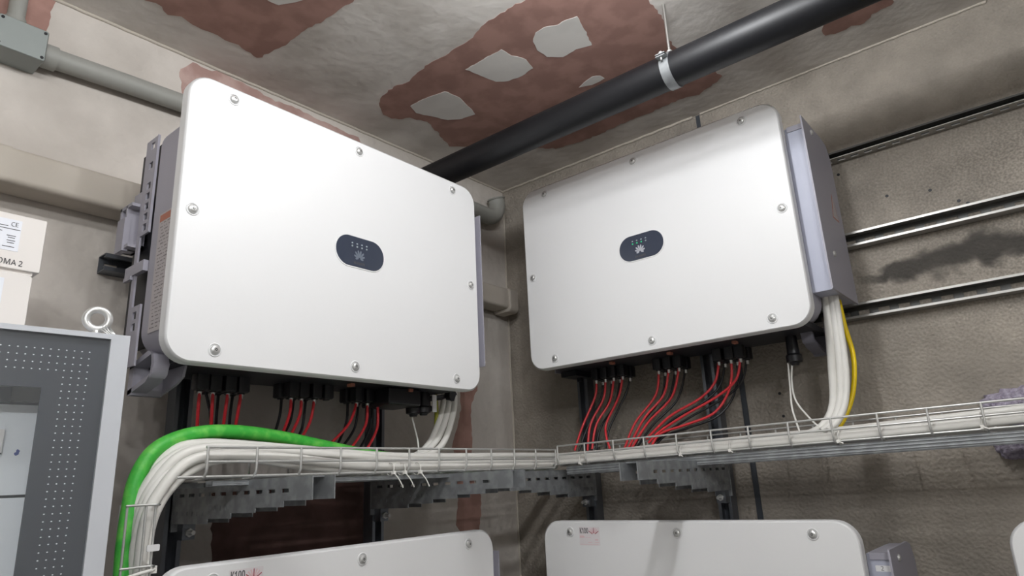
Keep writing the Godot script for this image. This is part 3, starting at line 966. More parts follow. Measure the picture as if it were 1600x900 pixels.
	var rails := [["strut_rail", "topmost of the three slotted rails right of the upper right inverter", 2.170, true], ["strut_rail", "middle of the three slotted rails, above the dark smear on the wall", 1.908, false], ["strut_rail", "lowest of the three slotted rails, just above the yellow cable's level", 1.705, false]]
	for r in rails:
		var o := thing(r[0], r[1], "rail", V(-0.0002, r[2], 0.46), 0.0, "slotted strut rails on the wall")
		o.basis = along_z
		if r[3]:
			obj("perforated_flange", side_slotted(2.5, true), M.rail, o)
			obj("channel", side_slotted(2.5, false), M.rail_shaded, o)
		else:
			obj("slotted_web", channel(0.041, 0.041, 2.5, true, 0.006, "web"), M.rail_shaded, o)
			obj("flange", channel(0.041, 0.041, 2.5, true, 0.006, "flange"), M.rail, o)
	var lr := obj("strut_rail", channel(0.041, 0.041, 0.88, true), M.strut)
	lr.position = V(-1.496, 1.827, 0.0002)
	tag(lr, "short visible end of slotted rail left of the upper left inverter", "rail", "slotted strut rails on the wall")
	var up_l := Basis(V(0, 1, 0), V(-1, 0, 0), V(0, 0, 1))         # local x -> up, local z -> +z
	var up_r := Basis(V(0, 1, 0), V(0, 0, -1), V(-1, 0, 0))        # local x -> up, local z -> -x
	for q in [[-1.306, "dark strut post under the left end of the upper left inverter"], [-0.727, "dark strut post under the upper left inverter beside the room corner"]]:
		var o := obj("strut_post", channel(0.041, 0.041, 1.9, false), M.strut)
		o.basis = up_l
		o.position = V(q[0], 0.0, 0.0415)
		tag(o, q[1], "post", "vertical strut posts carrying the brackets")
	for q in [[0.385, "dark strut post under the left part of the upper right inverter"], [0.845, "dark strut post under the middle of the upper right inverter"]]:
		var o := obj("strut_post", channel(0.041, 0.041, 2.14, false), M.strut)
		o.basis = up_r
		o.position = V(-0.0415, 0.0, q[0])
		tag(o, q[1], "post", "vertical strut posts carrying the brackets")

	make_bracket("pale stepped bracket with slots below the left end of the left tray", V(-1.287, 1.325, 0.083), 0.0)
	make_bracket("dark stepped bracket below the left tray nearest the room corner", V(-0.732, 1.325, 0.083), 0.0)
	make_bracket("dark stepped bracket below the right tray nearest the room corner", V(-0.083, 1.325, 0.385), -PI / 2)
	make_bracket("grey stepped bracket below the middle of the right tray", V(-0.083, 1.329, 0.847), -PI / 2)

	# ---- wire trays
	make_tray("galvanized wire tray along the left wall full of white cables", -1.407, -0.295, -1.455, -1.405, 12, 1.3325, 0.0, Transform3D(Basis(), V(0, 0, 0.41)), 0.010)
	make_tray("galvanized wire tray along the right wall with a wrapped white bundle", 0.423, 3.2, 0.40, 0.425, 28, 1.342, 0.0135, Transform3D(along_z, V(-0.305, 0, 0)), 0.024)
	var vt := thing("wire_cable_tray", "narrow upright wire tray beside the green cable, left of the brackets", "cable tray", V(-1.51, 0.0, 0.41))
	for q in [[-0.026, 0.0], [0.005, 0.0], [0.021, 0.0], [0.021, -0.05], [0.021, -0.1], [0.021, -0.15]]:
		mb = MB.new()
		mb.rod(V(q[0], 0.25, q[1]), V(q[0], 1.289, q[1]), 0.0021, 8)
		obj("long_wire", mb, M.wire, vt)
	for k in 11:
		var y := 1.288 - 0.1 * k
		mb = MB.new()
		mb.tube(smooth([V(-0.0285, y, 0.002), V(-0.0245, y, 0.002), V(0.018, y, 0.002), V(0.0232, y, -0.003), V(0.0232, y, -0.15)], 3), 0.0021, 8)
		obj("cross_wire", mb, M.wire, vt)

	# ---- cables
	var white_left := [
		[V(-0.189, 1.373, 0.330), V(-0.414, 1.373, 0.330), V(-0.689, 1.371, 0.330), V(-0.914, 1.374, 0.330), V(-1.101, 1.385, 0.330), V(-1.261, 1.395, 0.330), V(-1.372, 1.399, 0.330), V(-1.433, 1.385, 0.330), V(-1.477, 1.334, 0.330), V(-1.495, 1.277, 0.330), V(-1.496, 1.164, 0.330)],
		[V(-0.232, 1.355, 0.360), V(-0.565, 1.356, 0.360), V(-0.834, 1.357, 0.360), V(-1.052, 1.372, 0.360), V(-1.248, 1.385, 0.360), V(-1.373, 1.388, 0.360), V(-1.434, 1.371, 0.360), V(-1.475, 1.322, 0.360), V(-1.494, 1.266, 0.360), V(-1.495, 1.166, 0.360)],
		[V(-0.268, 1.340, 0.385), V(-0.745, 1.342, 0.385), V(-1.035, 1.350, 0.385), V(-1.248, 1.369, 0.385), V(-1.372, 1.373, 0.385), V(-1.432, 1.358, 0.385), V(-1.472, 1.312, 0.385), V(-1.493, 1.260, 0.385), V(-1.496, 1.167, 0.385)],
		[V(-0.735, 1.339, 0.375), V(-1.027, 1.339, 0.375), V(-1.180, 1.352, 0.375), V(-1.285, 1.366, 0.375), V(-1.366, 1.365, 0.375), V(-1.421, 1.343, 0.375), V(-1.454, 1.312, 0.375), V(-1.474, 1.275, 0.375), V(-1.482, 1.233, 0.375), V(-1.482, 1.165, 0.375)]]
	var wl_names := ["topmost white cable of the left tray bundle, bending down beside the green one", "second white cable of the left bundle, under the topmost one", "third white cable of the left bundle, lying against the tray wires", "lowest white cable of the left tray, with the tightest bend downwards"]
	for i in white_left.size():
		cable("white_cable", wl_names[i], white_left[i], [0.0098, 0.0105, 0.0105, 0.0095][i], M.white_cable, "white cables in the left tray", 12)
	var ac_left := [
		[V(-0.619, 1.590, 0.250), V(-0.641, 1.508, 0.263), V(-0.706, 1.415, 0.278), V(-0.788, 1.373, 0.297), V(-0.888, 1.360, 0.300), V(-1.117, 1.376, 0.304), V(-1.252, 1.388, 0.316), V(-1.386, 1.391, 0.334), V(-1.457, 1.360, 0.350), V(-1.494, 1.298, 0.350), V(-1.504, 1.224, 0.350), V(-1.500, 1.166, 0.350)],
		[V(-0.607, 1.590, 0.260), V(-0.628, 1.508, 0.273), V(-0.683, 1.424, 0.285), V(-0.766, 1.376, 0.298), V(-0.851, 1.360, 0.305), V(-1.054, 1.370, 0.314), V(-1.257, 1.377, 0.326), V(-1.377, 1.380, 0.344), V(-1.444, 1.353, 0.361), V(-1.485, 1.298, 0.367), V(-1.500, 1.224, 0.370), V(-1.498, 1.166, 0.370)],
		[V(-0.598, 1.589, 0.270), V(-0.614, 1.508, 0.283), V(-0.668, 1.415, 0.295), V(-0.745, 1.375, 0.308), V(-0.838, 1.356, 0.315), V(-1.025, 1.357, 0.324), V(-1.263, 1.374, 0.336), V(-1.368, 1.374, 0.354), V(-1.439, 1.347, 0.371), V(-1.479, 1.286, 0.377), V(-1.493, 1.223, 0.380), V(-1.493, 1.166, 0.380)]]
	for i in ac_left.size():
		cable("white_cable", ["left", "middle", "right"][i] + " one of three white cables dropping from the upper left inverter's right end", ac_left[i], 0.0088, M.white_cable, "white cables in the left tray", 12)
	cable("earth_cable", "olive yellow-green earth cable dropping beside the white cables at the left inverter", [V(-0.661, 1.583, 0.250), V(-0.660, 1.508, 0.258), V(-0.674, 1.443, 0.266), V(-0.706, 1.407, 0.278), V(-0.762, 1.376, 0.294), V(-0.855, 1.360, 0.310)], 0.0062, M.yg)
	cable("signal_cable", "thin white wire hanging from the black glands of the upper left inverter", [V(-0.752, 1.496, 0.250), V(-0.756, 1.453, 0.270), V(-0.763, 1.414, 0.290), V(-0.781, 1.385, 0.310), V(-0.816, 1.358, 0.330)], 0.0024, M.white_cable)
	cable("green_cable", "thick bright green cable arching over the white bundle and down beside the cabinet", [V(-0.089, 1.360, 0.250), V(-0.388, 1.362, 0.256), V(-0.620, 1.367, 0.261), V(-0.818, 1.371, 0.267), V(-0.949, 1.384, 0.274), V(-1.069, 1.401, 0.283), V(-1.177, 1.417, 0.291), V(-1.268, 1.425, 0.300), V(-1.349, 1.424, 0.309), V(-1.415, 1.411, 0.317), V(-1.467, 1.383, 0.326), V(-1.495, 1.334, 0.334), V(-1.505, 1.277, 0.343), V(-1.510, 1.219, 0.351), V(-1.512, 1.168, 0.360)], 0.0148, M.green, "", 16)
	var rb := [
		[V(-0.240, 1.368, 0.377), V(-0.240, 1.369, 0.587), V(-0.240, 1.373, 0.758), V(-0.240, 1.374, 0.893), V(-0.240, 1.377, 1.018), V(-0.240, 1.379, 1.209), V(-0.240, 1.384, 1.351), V(-0.240, 1.389, 1.479), V(-0.240, 1.395, 1.639)],
		[V(-0.270, 1.355, 0.398), V(-0.270, 1.357, 0.604), V(-0.270, 1.361, 0.772), V(-0.270, 1.363, 0.905), V(-0.270, 1.366, 1.027), V(-0.270, 1.366, 1.215), V(-0.270, 1.371, 1.354), V(-0.270, 1.375, 1.480), V(-0.270, 1.381, 1.637)],
		[V(-0.285, 1.349, 0.408), V(-0.285, 1.351, 0.613), V(-0.285, 1.355, 0.779), V(-0.285, 1.357, 0.911), V(-0.285, 1.360, 1.032), V(-0.285, 1.361, 1.218), V(-0.285, 1.364, 1.356), V(-0.285, 1.368, 1.481), V(-0.285, 1.374, 1.636)],
		[V(-0.220, 1.363, 0.362), V(-0.220, 1.364, 0.574), V(-0.220, 1.368, 0.747), V(-0.220, 1.370, 0.884), V(-0.220, 1.373, 1.010), V(-0.220, 1.374, 1.203), V(-0.220, 1.379, 1.346), V(-0.220, 1.383, 1.476), V(-0.220, 1.390, 1.637)]]
	for i in rb.size():
		cable("white_cable", ["upper", "front", "lower front", "rear"][i] + " cable of the white bundle lying in the right tray", rb[i], [0.0098, 0.0098, 0.009, 0.0105][i], M.white_cable, "white cables in the right tray", 12)
	var ar := [
		[V(-0.220, 1.738, 1.246), V(-0.220, 1.657, 1.242), V(-0.220, 1.527, 1.230), V(-0.220, 1.456, 1.221), V(-0.230, 1.414, 1.206), V(-0.240, 1.385, 1.177), V(-0.250, 1.371, 1.135)],
		[V(-0.220, 1.728, 1.260), V(-0.220, 1.621, 1.256), V(-0.220, 1.508, 1.247), V(-0.226, 1.446, 1.235), V(-0.238, 1.403, 1.216), V(-0.250, 1.381, 1.190)],
		[V(-0.220, 1.723, 1.268), V(-0.220, 1.619, 1.266), V(-0.220, 1.522, 1.261), V(-0.226, 1.452, 1.249), V(-0.238, 1.411, 1.232), V(-0.250, 1.382, 1.207)]]
	for i in ar.size():
		cable("white_cable", ["left", "middle", "right"][i] + " one of three thick white cables dropping from the right inverter's side box", ar[i], [0.0105, 0.0095, 0.0085][i], M.white_cable, "white cables under the right side box", 12)
	cable("yellow_cable", "bright yellow earth cable bowing out right of the white cables", [V(-0.160, 1.725, 1.261), V(-0.167, 1.644, 1.266), V(-0.173, 1.574, 1.274), V(-0.180, 1.517, 1.270), V(-0.193, 1.461, 1.258), V(-0.207, 1.412, 1.236), V(-0.220, 1.379, 1.213)], 0.0062, M.yellow)
	var cr := [
		[V(-0.180, 1.578, 1.114), V(-0.198, 1.511, 1.115), V(-0.215, 1.451, 1.116), V(-0.232, 1.417, 1.125), V(-0.250, 1.382, 1.136)],
		[V(-0.180, 1.576, 1.126), V(-0.198, 1.518, 1.121), V(-0.215, 1.466, 1.128), V(-0.232, 1.422, 1.156), V(-0.250, 1.384, 1.189)]]
	for i in 2:
		cable("signal_cable", ["thin white wire from the right gland, going straight down", "thin white wire from the right gland, curving off to the right"][i], cr[i], 0.0024, M.white_cable, "thin wires under the right gland")
	var ordinal := ["first", "second", "third", "fourth"]
	var rr_ := [
		[V(-0.170, 1.603, 0.500), V(-0.170, 1.550, 0.490), V(-0.200, 1.456, 0.452), V(-0.220, 1.383, 0.429)],
		[V(-0.170, 1.602, 0.535), V(-0.170, 1.540, 0.521), V(-0.200, 1.461, 0.484), V(-0.220, 1.380, 0.478)],
		[V(-0.170, 1.602, 0.566), V(-0.170, 1.529, 0.544), V(-0.200, 1.459, 0.506), V(-0.220, 1.383, 0.495)],
		[V(-0.170, 1.604, 0.599), V(-0.170, 1.540, 0.578), V(-0.185, 1.463, 0.535), V(-0.205, 1.423, 0.541), V(-0.220, 1.379, 0.560)],
		[V(-0.170, 1.605, 0.726), V(-0.170, 1.531, 0.708), V(-0.200, 1.453, 0.646), V(-0.220, 1.379, 0.612)],
		[V(-0.170, 1.604, 0.760), V(-0.170, 1.528, 0.734), V(-0.200, 1.463, 0.678), V(-0.220, 1.378, 0.625)],
		[V(-0.170, 1.603, 0.794), V(-0.170, 1.519, 0.760), V(-0.200, 1.449, 0.689), V(-0.220, 1.377, 0.636)],
		[V(-0.170, 1.602, 0.919), V(-0.170, 1.545, 0.899), V(-0.185, 1.502, 0.853), V(-0.205, 1.460, 0.765), V(-0.220, 1.400, 0.688)],
		[V(-0.170, 1.602, 0.955), V(-0.170, 1.552, 0.950), V(-0.170, 1.500, 0.927), V(-0.185, 1.455, 0.886), V(-0.200, 1.432, 0.811), V(-0.210, 1.413, 0.733), V(-0.220, 1.380, 0.703)],
		[V(-0.170, 1.604, 0.983), V(-0.170, 1.545, 0.962), V(-0.176, 1.503, 0.902), V(-0.194, 1.462, 0.812), V(-0.208, 1.421, 0.732), V(-0.220, 1.388, 0.693)]]
	var bb_ := [
		[V(-0.120, 1.605, 0.494), V(-0.120, 1.546, 0.479), V(-0.170, 1.449, 0.448), V(-0.200, 1.375, 0.428)],
		[V(-0.120, 1.605, 0.528), V(-0.120, 1.536, 0.510), V(-0.170, 1.454, 0.481), V(-0.200, 1.372, 0.477)],
		[V(-0.120, 1.605, 0.560), V(-0.120, 1.525, 0.533), V(-0.170, 1.452, 0.503), V(-0.200, 1.375, 0.494)],
		[V(-0.120, 1.611, 0.597), V(-0.120, 1.563, 0.582), V(-0.145, 1.503, 0.557), V(-0.178, 1.443, 0.538), V(-0.200, 1.384, 0.532)],
		[V(-0.120, 1.608, 0.722), V(-0.120, 1.527, 0.700), V(-0.170, 1.446, 0.644), V(-0.200, 1.372, 0.611)],
		[V(-0.120, 1.607, 0.757), V(-0.120, 1.524, 0.726), V(-0.170, 1.457, 0.676), V(-0.200, 1.371, 0.625)],
		[V(-0.120, 1.606, 0.791), V(-0.120, 1.515, 0.753), V(-0.170, 1.442, 0.687), V(-0.200, 1.370, 0.635)],
		[V(-0.120, 1.606, 0.917), V(-0.120, 1.543, 0.894), V(-0.145, 1.497, 0.849), V(-0.178, 1.454, 0.763), V(-0.200, 1.393, 0.687)],
		[V(-0.120, 1.606, 0.954), V(-0.120, 1.549, 0.946), V(-0.120, 1.496, 0.922), V(-0.145, 1.450, 0.882), V(-0.170, 1.426, 0.809), V(-0.185, 1.406, 0.731), V(-0.200, 1.373, 0.701)],
		[V(-0.120, 1.607, 0.983), V(-0.120, 1.542, 0.958), V(-0.130, 1.499, 0.897), V(-0.160, 1.456, 0.809), V(-0.182, 1.414, 0.731), V(-0.200, 1.381, 0.692)]]
	for i in 10:
		var grp: String = "left" if i < 4 else ("middle" if i < 7 else "right")
		var k: int = i if i < 4 else (i - 4 if i < 7 else i - 7)
		cable("red_cable", "%s red cable from the left in the %s plug group of the upper right inverter" % [ordinal[k], grp], rr_[i], 0.0037, M.red_cable, "red cables under the upper right inverter")
		cable("black_cable", "%s black cable from the left in the %s plug group of the upper right inverter" % [ordinal[k], grp], bb_[i], 0.0034, M.blackcable, "black cables under the upper right inverter")
	var rl_ := [
		[V(-1.352, 1.513, 0.250), V(-1.357, 1.467, 0.260), V(-1.374, 1.405, 0.300)],
		[V(-1.323, 1.515, 0.250), V(-1.327, 1.469, 0.260), V(-1.345, 1.405, 0.300)],
		[V(-1.289, 1.515, 0.250), V(-1.298, 1.463, 0.260), V(-1.322, 1.406, 0.300)],
		[V(-1.258, 1.517, 0.250), V(-1.269, 1.464, 0.260), V(-1.297, 1.406, 0.300)],
		[V(-1.131, 1.513, 0.250), V(-1.138, 1.474, 0.257), V(-1.166, 1.424, 0.273), V(-1.205, 1.391, 0.300)],
		[V(-1.103, 1.512, 0.250), V(-1.111, 1.471, 0.257), V(-1.146, 1.418, 0.273), V(-1.184, 1.385, 0.300)],
		[V(-1.067, 1.511, 0.250), V(-1.082, 1.457, 0.257), V(-1.124, 1.407, 0.273), V(-1.173, 1.382, 0.300)],
		[V(-0.939, 1.512, 0.250), V(-0.967, 1.458, 0.257), V(-1.035, 1.405, 0.273), V(-1.098, 1.380, 0.300)],
		[V(-0.904, 1.512, 0.250), V(-0.915, 1.455, 0.257), V(-0.978, 1.390, 0.273), V(-1.035, 1.371, 0.300)],
		[V(-0.870, 1.514, 0.250), V(-0.877, 1.448, 0.257), V(-0.929, 1.386, 0.273), V(-0.979, 1.364, 0.300)]]
	var bl_ := [
		[V(-1.325, 1.519, 0.220), V(-1.316, 1.472, 0.230), V(-1.322, 1.408, 0.260)],
		[V(-1.295, 1.521, 0.220), V(-1.301, 1.466, 0.230), V(-1.315, 1.409, 0.260)],
		[V(-1.261, 1.520, 0.220), V(-1.270, 1.467, 0.230), V(-1.285, 1.409, 0.260)],
		[V(-1.138, 1.516, 0.220), V(-1.145, 1.473, 0.227), V(-1.167, 1.426, 0.240), V(-1.205, 1.396, 0.260)],
		[V(-1.105, 1.515, 0.220), V(-1.117, 1.459, 0.227), V(-1.153, 1.412, 0.240), V(-1.188, 1.390, 0.260)],
		[V(-1.071, 1.514, 0.220), V(-1.083, 1.447, 0.227), V(-1.111, 1.413, 0.240), V(-1.156, 1.388, 0.260)],
		[V(-0.945, 1.515, 0.220), V(-0.953, 1.464, 0.227), V(-0.989, 1.406, 0.240), V(-1.034, 1.382, 0.260)],
		[V(-0.910, 1.515, 0.220), V(-0.926, 1.452, 0.227), V(-0.973, 1.402, 0.240), V(-1.016, 1.379, 0.260)],
		[V(-0.863, 1.517, 0.220), V(-0.876, 1.453, 0.227), V(-0.923, 1.393, 0.240), V(-0.968, 1.373, 0.260)]]
	for i in 10:
		var grp: String = "left" if i < 4 else ("middle" if i < 7 else "right")
		var k: int = i if i < 4 else (i - 4 if i < 7 else i - 7)
		cable("red_cable", "%s red cable from the left in the %s plug group of the upper left inverter" % [ordinal[k], grp], rl_[i], 0.0036, M.red_cable, "red cables under the upper left inverter")
	for i in 9:
		cable("black_cable", "%s black cable from the left in the %s plug group of the upper left inverter" % [ordinal[i % 3], ["left", "middle", "right"][i / 3]], bl_[i], 0.0034, M.blackcable, "black cables under the upper left inverter")

	# cable ties
	var ties := [[V(-0.95, 1.339, 0.396), 0.0145, V(1, 0, 0), "first white tie under the left tray, left of the hanging wire"], [V(-0.915, 1.339, 0.396), 0.0145, V(1, 0, 0), "second white tie under the left tray, left of the hanging wire"], [V(-0.865, 1.339, 0.396), 0.0145, V(1, 0, 0), "third white tie under the left tray, its tail hanging lowest"],
		[V(-0.281, 1.353, 0.50), 0.0195, V(0, 0, 1), "white tie at the corner end of the right tray"], [V(-0.281, 1.3575, 0.83), 0.0195, V(0, 0, 1), "white tie on the right bundle, in front of the middle bracket"], [V(-0.281, 1.3635, 1.236), 0.0195, V(0, 0, 1), "white tie where the side box cables join the right bundle"], [V(-0.281, 1.3725, 1.522), 0.0195, V(0, 0, 1), "white tie nearest the right edge of the right tray"], [V(-0.281, 1.3595, 0.97), 0.0195, V(0, 0, 1), "white tie on the right bundle, left of the hanging thin wires"]]
	n = 0
	for q in ties:
		n += 1
		var t := thing("cable_tie", q[3], "cable tie", q[0] - V(0, q[1], 0), 0.0, "white cable ties on the bundles")
		var R: float = q[1]
		mb = MB.new()
		mb.torus(V(0, R, 0), q[2], R, 0.0014, 24, 5)
		obj("loop", mb, M.tie, t)
		var front := V(0, 0, 1) if q[2].x > 0.5 else V(-1, 0, 0)
		var hc: Vector3 = V(0, R * 0.45, 0) + front * R * 0.92
		mb = MB.new()
		mb.box(hc - V(0.004, 0.004, 0.004), hc + V(0.004, 0.004, 0.004))
		obj("head", mb, M.tie, t)
		mb = MB.new()
		var tail: Vector3 = V(0.02, -0.035, 0.01) if n <= 3 else V(-0.012, -0.006, 0.012)
		mb.tube(smooth([hc, hc + tail * 0.5 + front * 0.004, hc + tail], 3), 0.0015, 6)
		obj("tail", mb, M.tie, t)
	var bt := thing("cable_tie", "broad white tie band strapping the green cable to the upright tray", "cable tie", V(-1.51, 1.17, 0.41))
	mb = MB.new()
	mb.tube(smooth([V(0.026, 0.012, -0.02), V(0.026, 0.012, 0.004), V(0.0, 0.008, 0.006), V(-0.03, 0.002, 0.004), V(-0.034, 0.001, -0.03), V(-0.022, -0.001, -0.068), V(0.0, 0.0, -0.08)], 4), 0.003, 6)
	obj("loop", mb, M.tie, bt)
	mb = MB.new()
	mb.box(V(0.02, 0.006, -0.002), V(0.03, 0.018, 0.006))
	obj("head", mb, M.tie, bt)
	mb = MB.new()
	mb.extrude(rr(0.021, 0.011, 0.002, 2), -0.001, 0.001)
	var tg := obj("cable_tag", mb, M.paper)
	tg.position = V(-1.489, 1.217, 0.4145)
	tag(tg, "small white tag sticking out of the upright tray", "tag")

	# ---- conduit, junction box, trunking on the left wall
	mb = MB.new()
	mb.tube(smooth([V(-1.682, 2.288, 0.03), V(-1.366, 2.303, 0.03), V(-0.9, 2.31, 0.033), V(-0.26, 2.318, 0.043)], 3), 0.024, 18)
	var cd := obj("conduit", mb, M.conduit)
	tag(cd, "grey plastic conduit running from the junction box behind the left inverter", "conduit")
	mb = MB.new()
	mb.rod(V(-1.682, 2.288, 0.03), V(-1.648, 2.2896, 0.03), 0.0285, 18)
	obj("collar", mb, M.conduit, cd)
	mb = MB.new()
	mb.rod(V(-1.735, 2.325, 0.03), V(-1.735, 2.462, 0.03), 0.017, 14)
	var c2 := obj("conduit", mb, M.conduit)
	tag(c2, "short upright conduit rising from the junction box to the ceiling", "conduit")
	mb = MB.new()
	mb.rod(V(-1.735, 2.325, 0.03), V(-1.735, 2.352, 0.03), 0.0205, 14)
	obj("collar", mb, M.conduit, c2)
	mb = MB.new()
	var ep := []
	for i in 13:
		var a := -PI * 0.5 + PI * 0.62 * i / 12.0
		ep.append(V(-0.160 + cos(a) * 0.066, 2.384 + sin(a) * 0.066, 0.045))
	mb.tube(PackedVector3Array(ep), 0.034, 20, false)
	mb.rod(V(-0.26, 2.318, 0.045), V(-0.158, 2.318, 0.045), 0.034, 20)
	var el := obj("conduit_elbow", mb, M.conduit)
	tag(el, "grey conduit elbow turning up in the room corner", "conduit elbow")
	mb = MB.new()
	mb.torus(ep[12], (ep[12] - ep[11]).normalized(), 0.034, 0.004, 20, 6)
	obj("elbow_rim", mb, M.conduit, el)
	var jb := thing("junction_box", "grey junction box high on the left wall with conduits leaving it", "junction box", V(-1.725, 2.25, 0.0))
	mb = MB.new()
	mb.xf = Transform3D(Basis(), V(0, 0.036, 0))
	mb.extrude(rr(0.092, 0.076, 0.004, 3), 0.0005, 0.058)
	obj("box", mb, M.jbox, jb)
	mb = MB.new()
	mb.xf = Transform3D(Basis(), V(0, 0.036, 0))
	mb.extrude(rr(0.094, 0.078, 0.005, 3), 0.0595, 0.0745, 0.002)
	obj("lid", mb, M.jbox, jb)
	for sx in [-0.04, 0.04]:
		for sy in [0.005, 0.067]:
			mb = MB.new()
			mb.rod(V(sx, sy, 0.0745), V(sx, sy, 0.0757), 0.0035, 10)
			obj("lid_screw", mb, M.socket, jb)
	mb = MB.new()
	mb.xf = Transform3D(Basis(V(0, 0, 1), V(0, 1, 0), V(-1, 0, 0)), V(-0.085, 1.982, 0))
	mb.extrude(rr(0.084, 0.08, 0.012, 4, Vector2(0.0425, 0)), 0.0, 2.6)
	var tk := obj("cable_trunking", mb, M.trunk)
	tag(tk, "cream boxed trunking along the left wall, passing behind the left inverter", "trunking")
	mb = MB.new()
	mb.xf = Transform3D(Basis(V(0, 0, 1), V(0, 1, 0), V(-1, 0, 0)), V(-0.05, 1.976, 0))
	mb.extrude(rr(0.094, 0.098, 0.02, 6, Vector2(0.0475, 0)), 0.0, 0.045, 0.004)
	obj("end_cap", mb, M.trunk, tk)
	mb = MB.new()
	mb.xf = Transform3D(Basis(V(0, 0, 1), V(0, 1, 0), V(-1, 0, 0)), V(-1.71, 1.982, 0))
	mb.extrude(rr(0.087, 0.083, 0.012, 4, Vector2(0.0435, 0)), 0.0, 0.05)
	obj("joint_cover", mb, M.trunk, tk)

	# ---- glass-fronted cabinet
	var cab := thing("electrical_cabinet", "white electrical cabinet at left with a dotted glass door", "cabinet", V(-1.637, 0.0, 0.612), -0.1)
	mb = MB.new()
	mb.box(V(-0.66, 0.0, -0.36), V(0.0, 1.533, -0.355))
	mb.box(V(-0.66, 0.0, -0.355), V(-0.655, 1.533, -0.031))
	mb.box(V(-0.005, 0.0, -0.355), V(0.0, 1.533, -0.031))
	mb.box(V(-0.655, 1.527, -0.355), V(-0.005, 1.533, -0.031))
	mb.box(V(-0.655, 0.0, -0.355), V(-0.005, 0.06, -0.031))
	obj("housing", mb, M.cab, cab)
	var door := Node3D.new()
	door.name = "glass_door"
	cab.add_child(door)
	mb = MB.new()
	mb.box(V(-0.025, 0.06, -0.03), V(0.0, 1.534, 0.0))
	mb.box(V(-0.66, 0.06, -0.03), V(-0.635, 1.534, 0.0))
	mb.box(V(-0.635, 1.5265, -0.03), V(-0.025, 1.534, 0.0))
	mb.box(V(-0.635, 0.06, -0.03), V(-0.025, 0.085, 0.0))
	obj("door_frame", mb, M.cab, door)
	mb = MB.new()
	mb.box(V(-0.635, 0.085, -0.006), V(-0.025, 1.5265, -0.002))
	obj("glass_pane", mb, M.glass, door)
	mb = MB.new()
	mb.cells([-0.635, -0.56, -0.101, -0.025], [0.085, 0.16, 1.4515, 1.5265], -0.0085, -0.0068, func(x, y): return x > -0.101 or x < -0.56 or y > 1.4515 or y < 0.16)
	obj("printed_border", mb, M.print, door)
	mb = MB.new()
	for i in 62:
		for j in 4:
			_dot(mb, -0.049 - i * 0.0095, 1.5055 - j * 0.0096)
	for j in range(4, 148):
		for i in 4:
			_dot(mb, -0.049 - i * 0.0095, 1.5055 - j * 0.0096)
			_dot(mb, -0.611 + i * 0.0095, 1.5055 - j * 0.0096)
	var dots := obj("printed_dots", mb, M.dot, door)
	dots.set_meta("kind", "stuff")
	mb = MB.new()
	mb.box(V(-0.62, 0.1, -0.1), V(-0.03, 1.5, -0.095))
	obj("mounting_plate", mb, M.cab_gap, cab)
	for q in [[1.312, 1.435], [1.10, 1.308], [0.80, 1.096]]:
		mb = MB.new()
		mb.box(V(-0.6, q[0], -0.09), V(-0.055, q[1], -0.075))
		obj("cover_plate", mb, M.cab_in, cab)
	mb = MB.new()
	mb.box(V(-0.6, 1.44, -0.09), V(-0.045, 1.498, -0.08))
	obj("cover_plate", mb, M.conduit, cab)
	mb = MB.new()
	mb.box(V(-0.3, 1.437, -0.08), V(-0.125, 1.458, -0.065))
	obj("busbar_cover", mb, M.cab_gap, cab)
	mb = MB.new()
	mb.box(V(-0.3, 1.368, -0.075), V(-0.125, 1.400, -0.070))
	obj("blank_strip", mb, M.paper, cab)
	mb = MB.new()
	mb.box(V(-0.3, 1.3665, -0.075), V(-0.125, 1.368, -0.069))
	mb.box(V(-0.18, 1.245, -0.075), V(-0.132, 1.268, -0.0735))
	obj("switch_slot", mb, M.dark, cab)
	mb = MB.new()
	mb.extrude(jag([Vector2(-0.108, 1.3645), Vector2(-0.104, 1.3665), Vector2(-0.1035, 1.371), Vector2(-0.1065, 1.3735), Vector2(-0.1075, 1.3695), Vector2(-0.1095, 1.3685)], 0.001, 0.002, 3), -0.075, -0.0745)
	obj("ink_smudge", mb, M.blue_ink, cab)

	# lifting eye with split rings on top of the cabinet
	var eye := thing("eye_bolt", "bright steel lifting eye bolt on top of the glass-door cabinet", "eye bolt", V(-1.671, 1.5335, 0.572), -0.25)
	mb = MB.new()
	mb.lathe([Vector2(0, 0), Vector2(0.0105, 0), Vector2(0.0105, 0.003), Vector2(0.0075, 0.007), Vector2(0.005, 0.012), Vector2(0, 0.012)], 16)
	obj("collar", mb, M.steel, eye)
	mb = MB.new()
	mb.torus(V(0, 0.0285, 0), V(0, 0, 1), 0.0150, 0.0055, 28, 10)
	obj("ring", mb, M.steel, eye)
	var kr := thing("split_ring", "small wire split rings hooked through the eye bolt", "ring", V(-1.655, 1.5345, 0.580))
	for i in 3:
		mb = MB.new()
		mb.torus(V(0.002 * i - 0.002, 0.0075 + 0.001 * i, 0), V(0.35 + 0.1 * i, 0.8 - 0.15 * i, 0.45), 0.0125, 0.0009, 24, 5)
		obj("wire_loop", mb, M.steel, kr)

	# ---- cartons on the cabinet
	var b1 := thing("carton", "lower white carton standing on the cabinet, its top corner rounded", "box", V(-1.83, 1.5335, 0.30), 0.0, "white cartons on the cabinet")
	mb = MB.new()
	mb.xf = Transform3D(Basis(), V(0, 0.0695, 0))
	mb.extrude(rr(0.244, 0.139, 0.006, 3), -0.08, 0.06, 0.001)
	obj("box_body", mb, M.carton, b1)
	mb = MB.new()
	mb.box(V(-0.11, 0.03, 0.06), V(0.083, 0.128, 0.0605))
	var l1 := obj("label", mb, M.carton_label, b1)
	text_part("label_print", "CE", 0.012, M.ink, l1, Transform3D(Basis(), V(0.071, 0.119, 0.0607)))
	mb = MB.new()
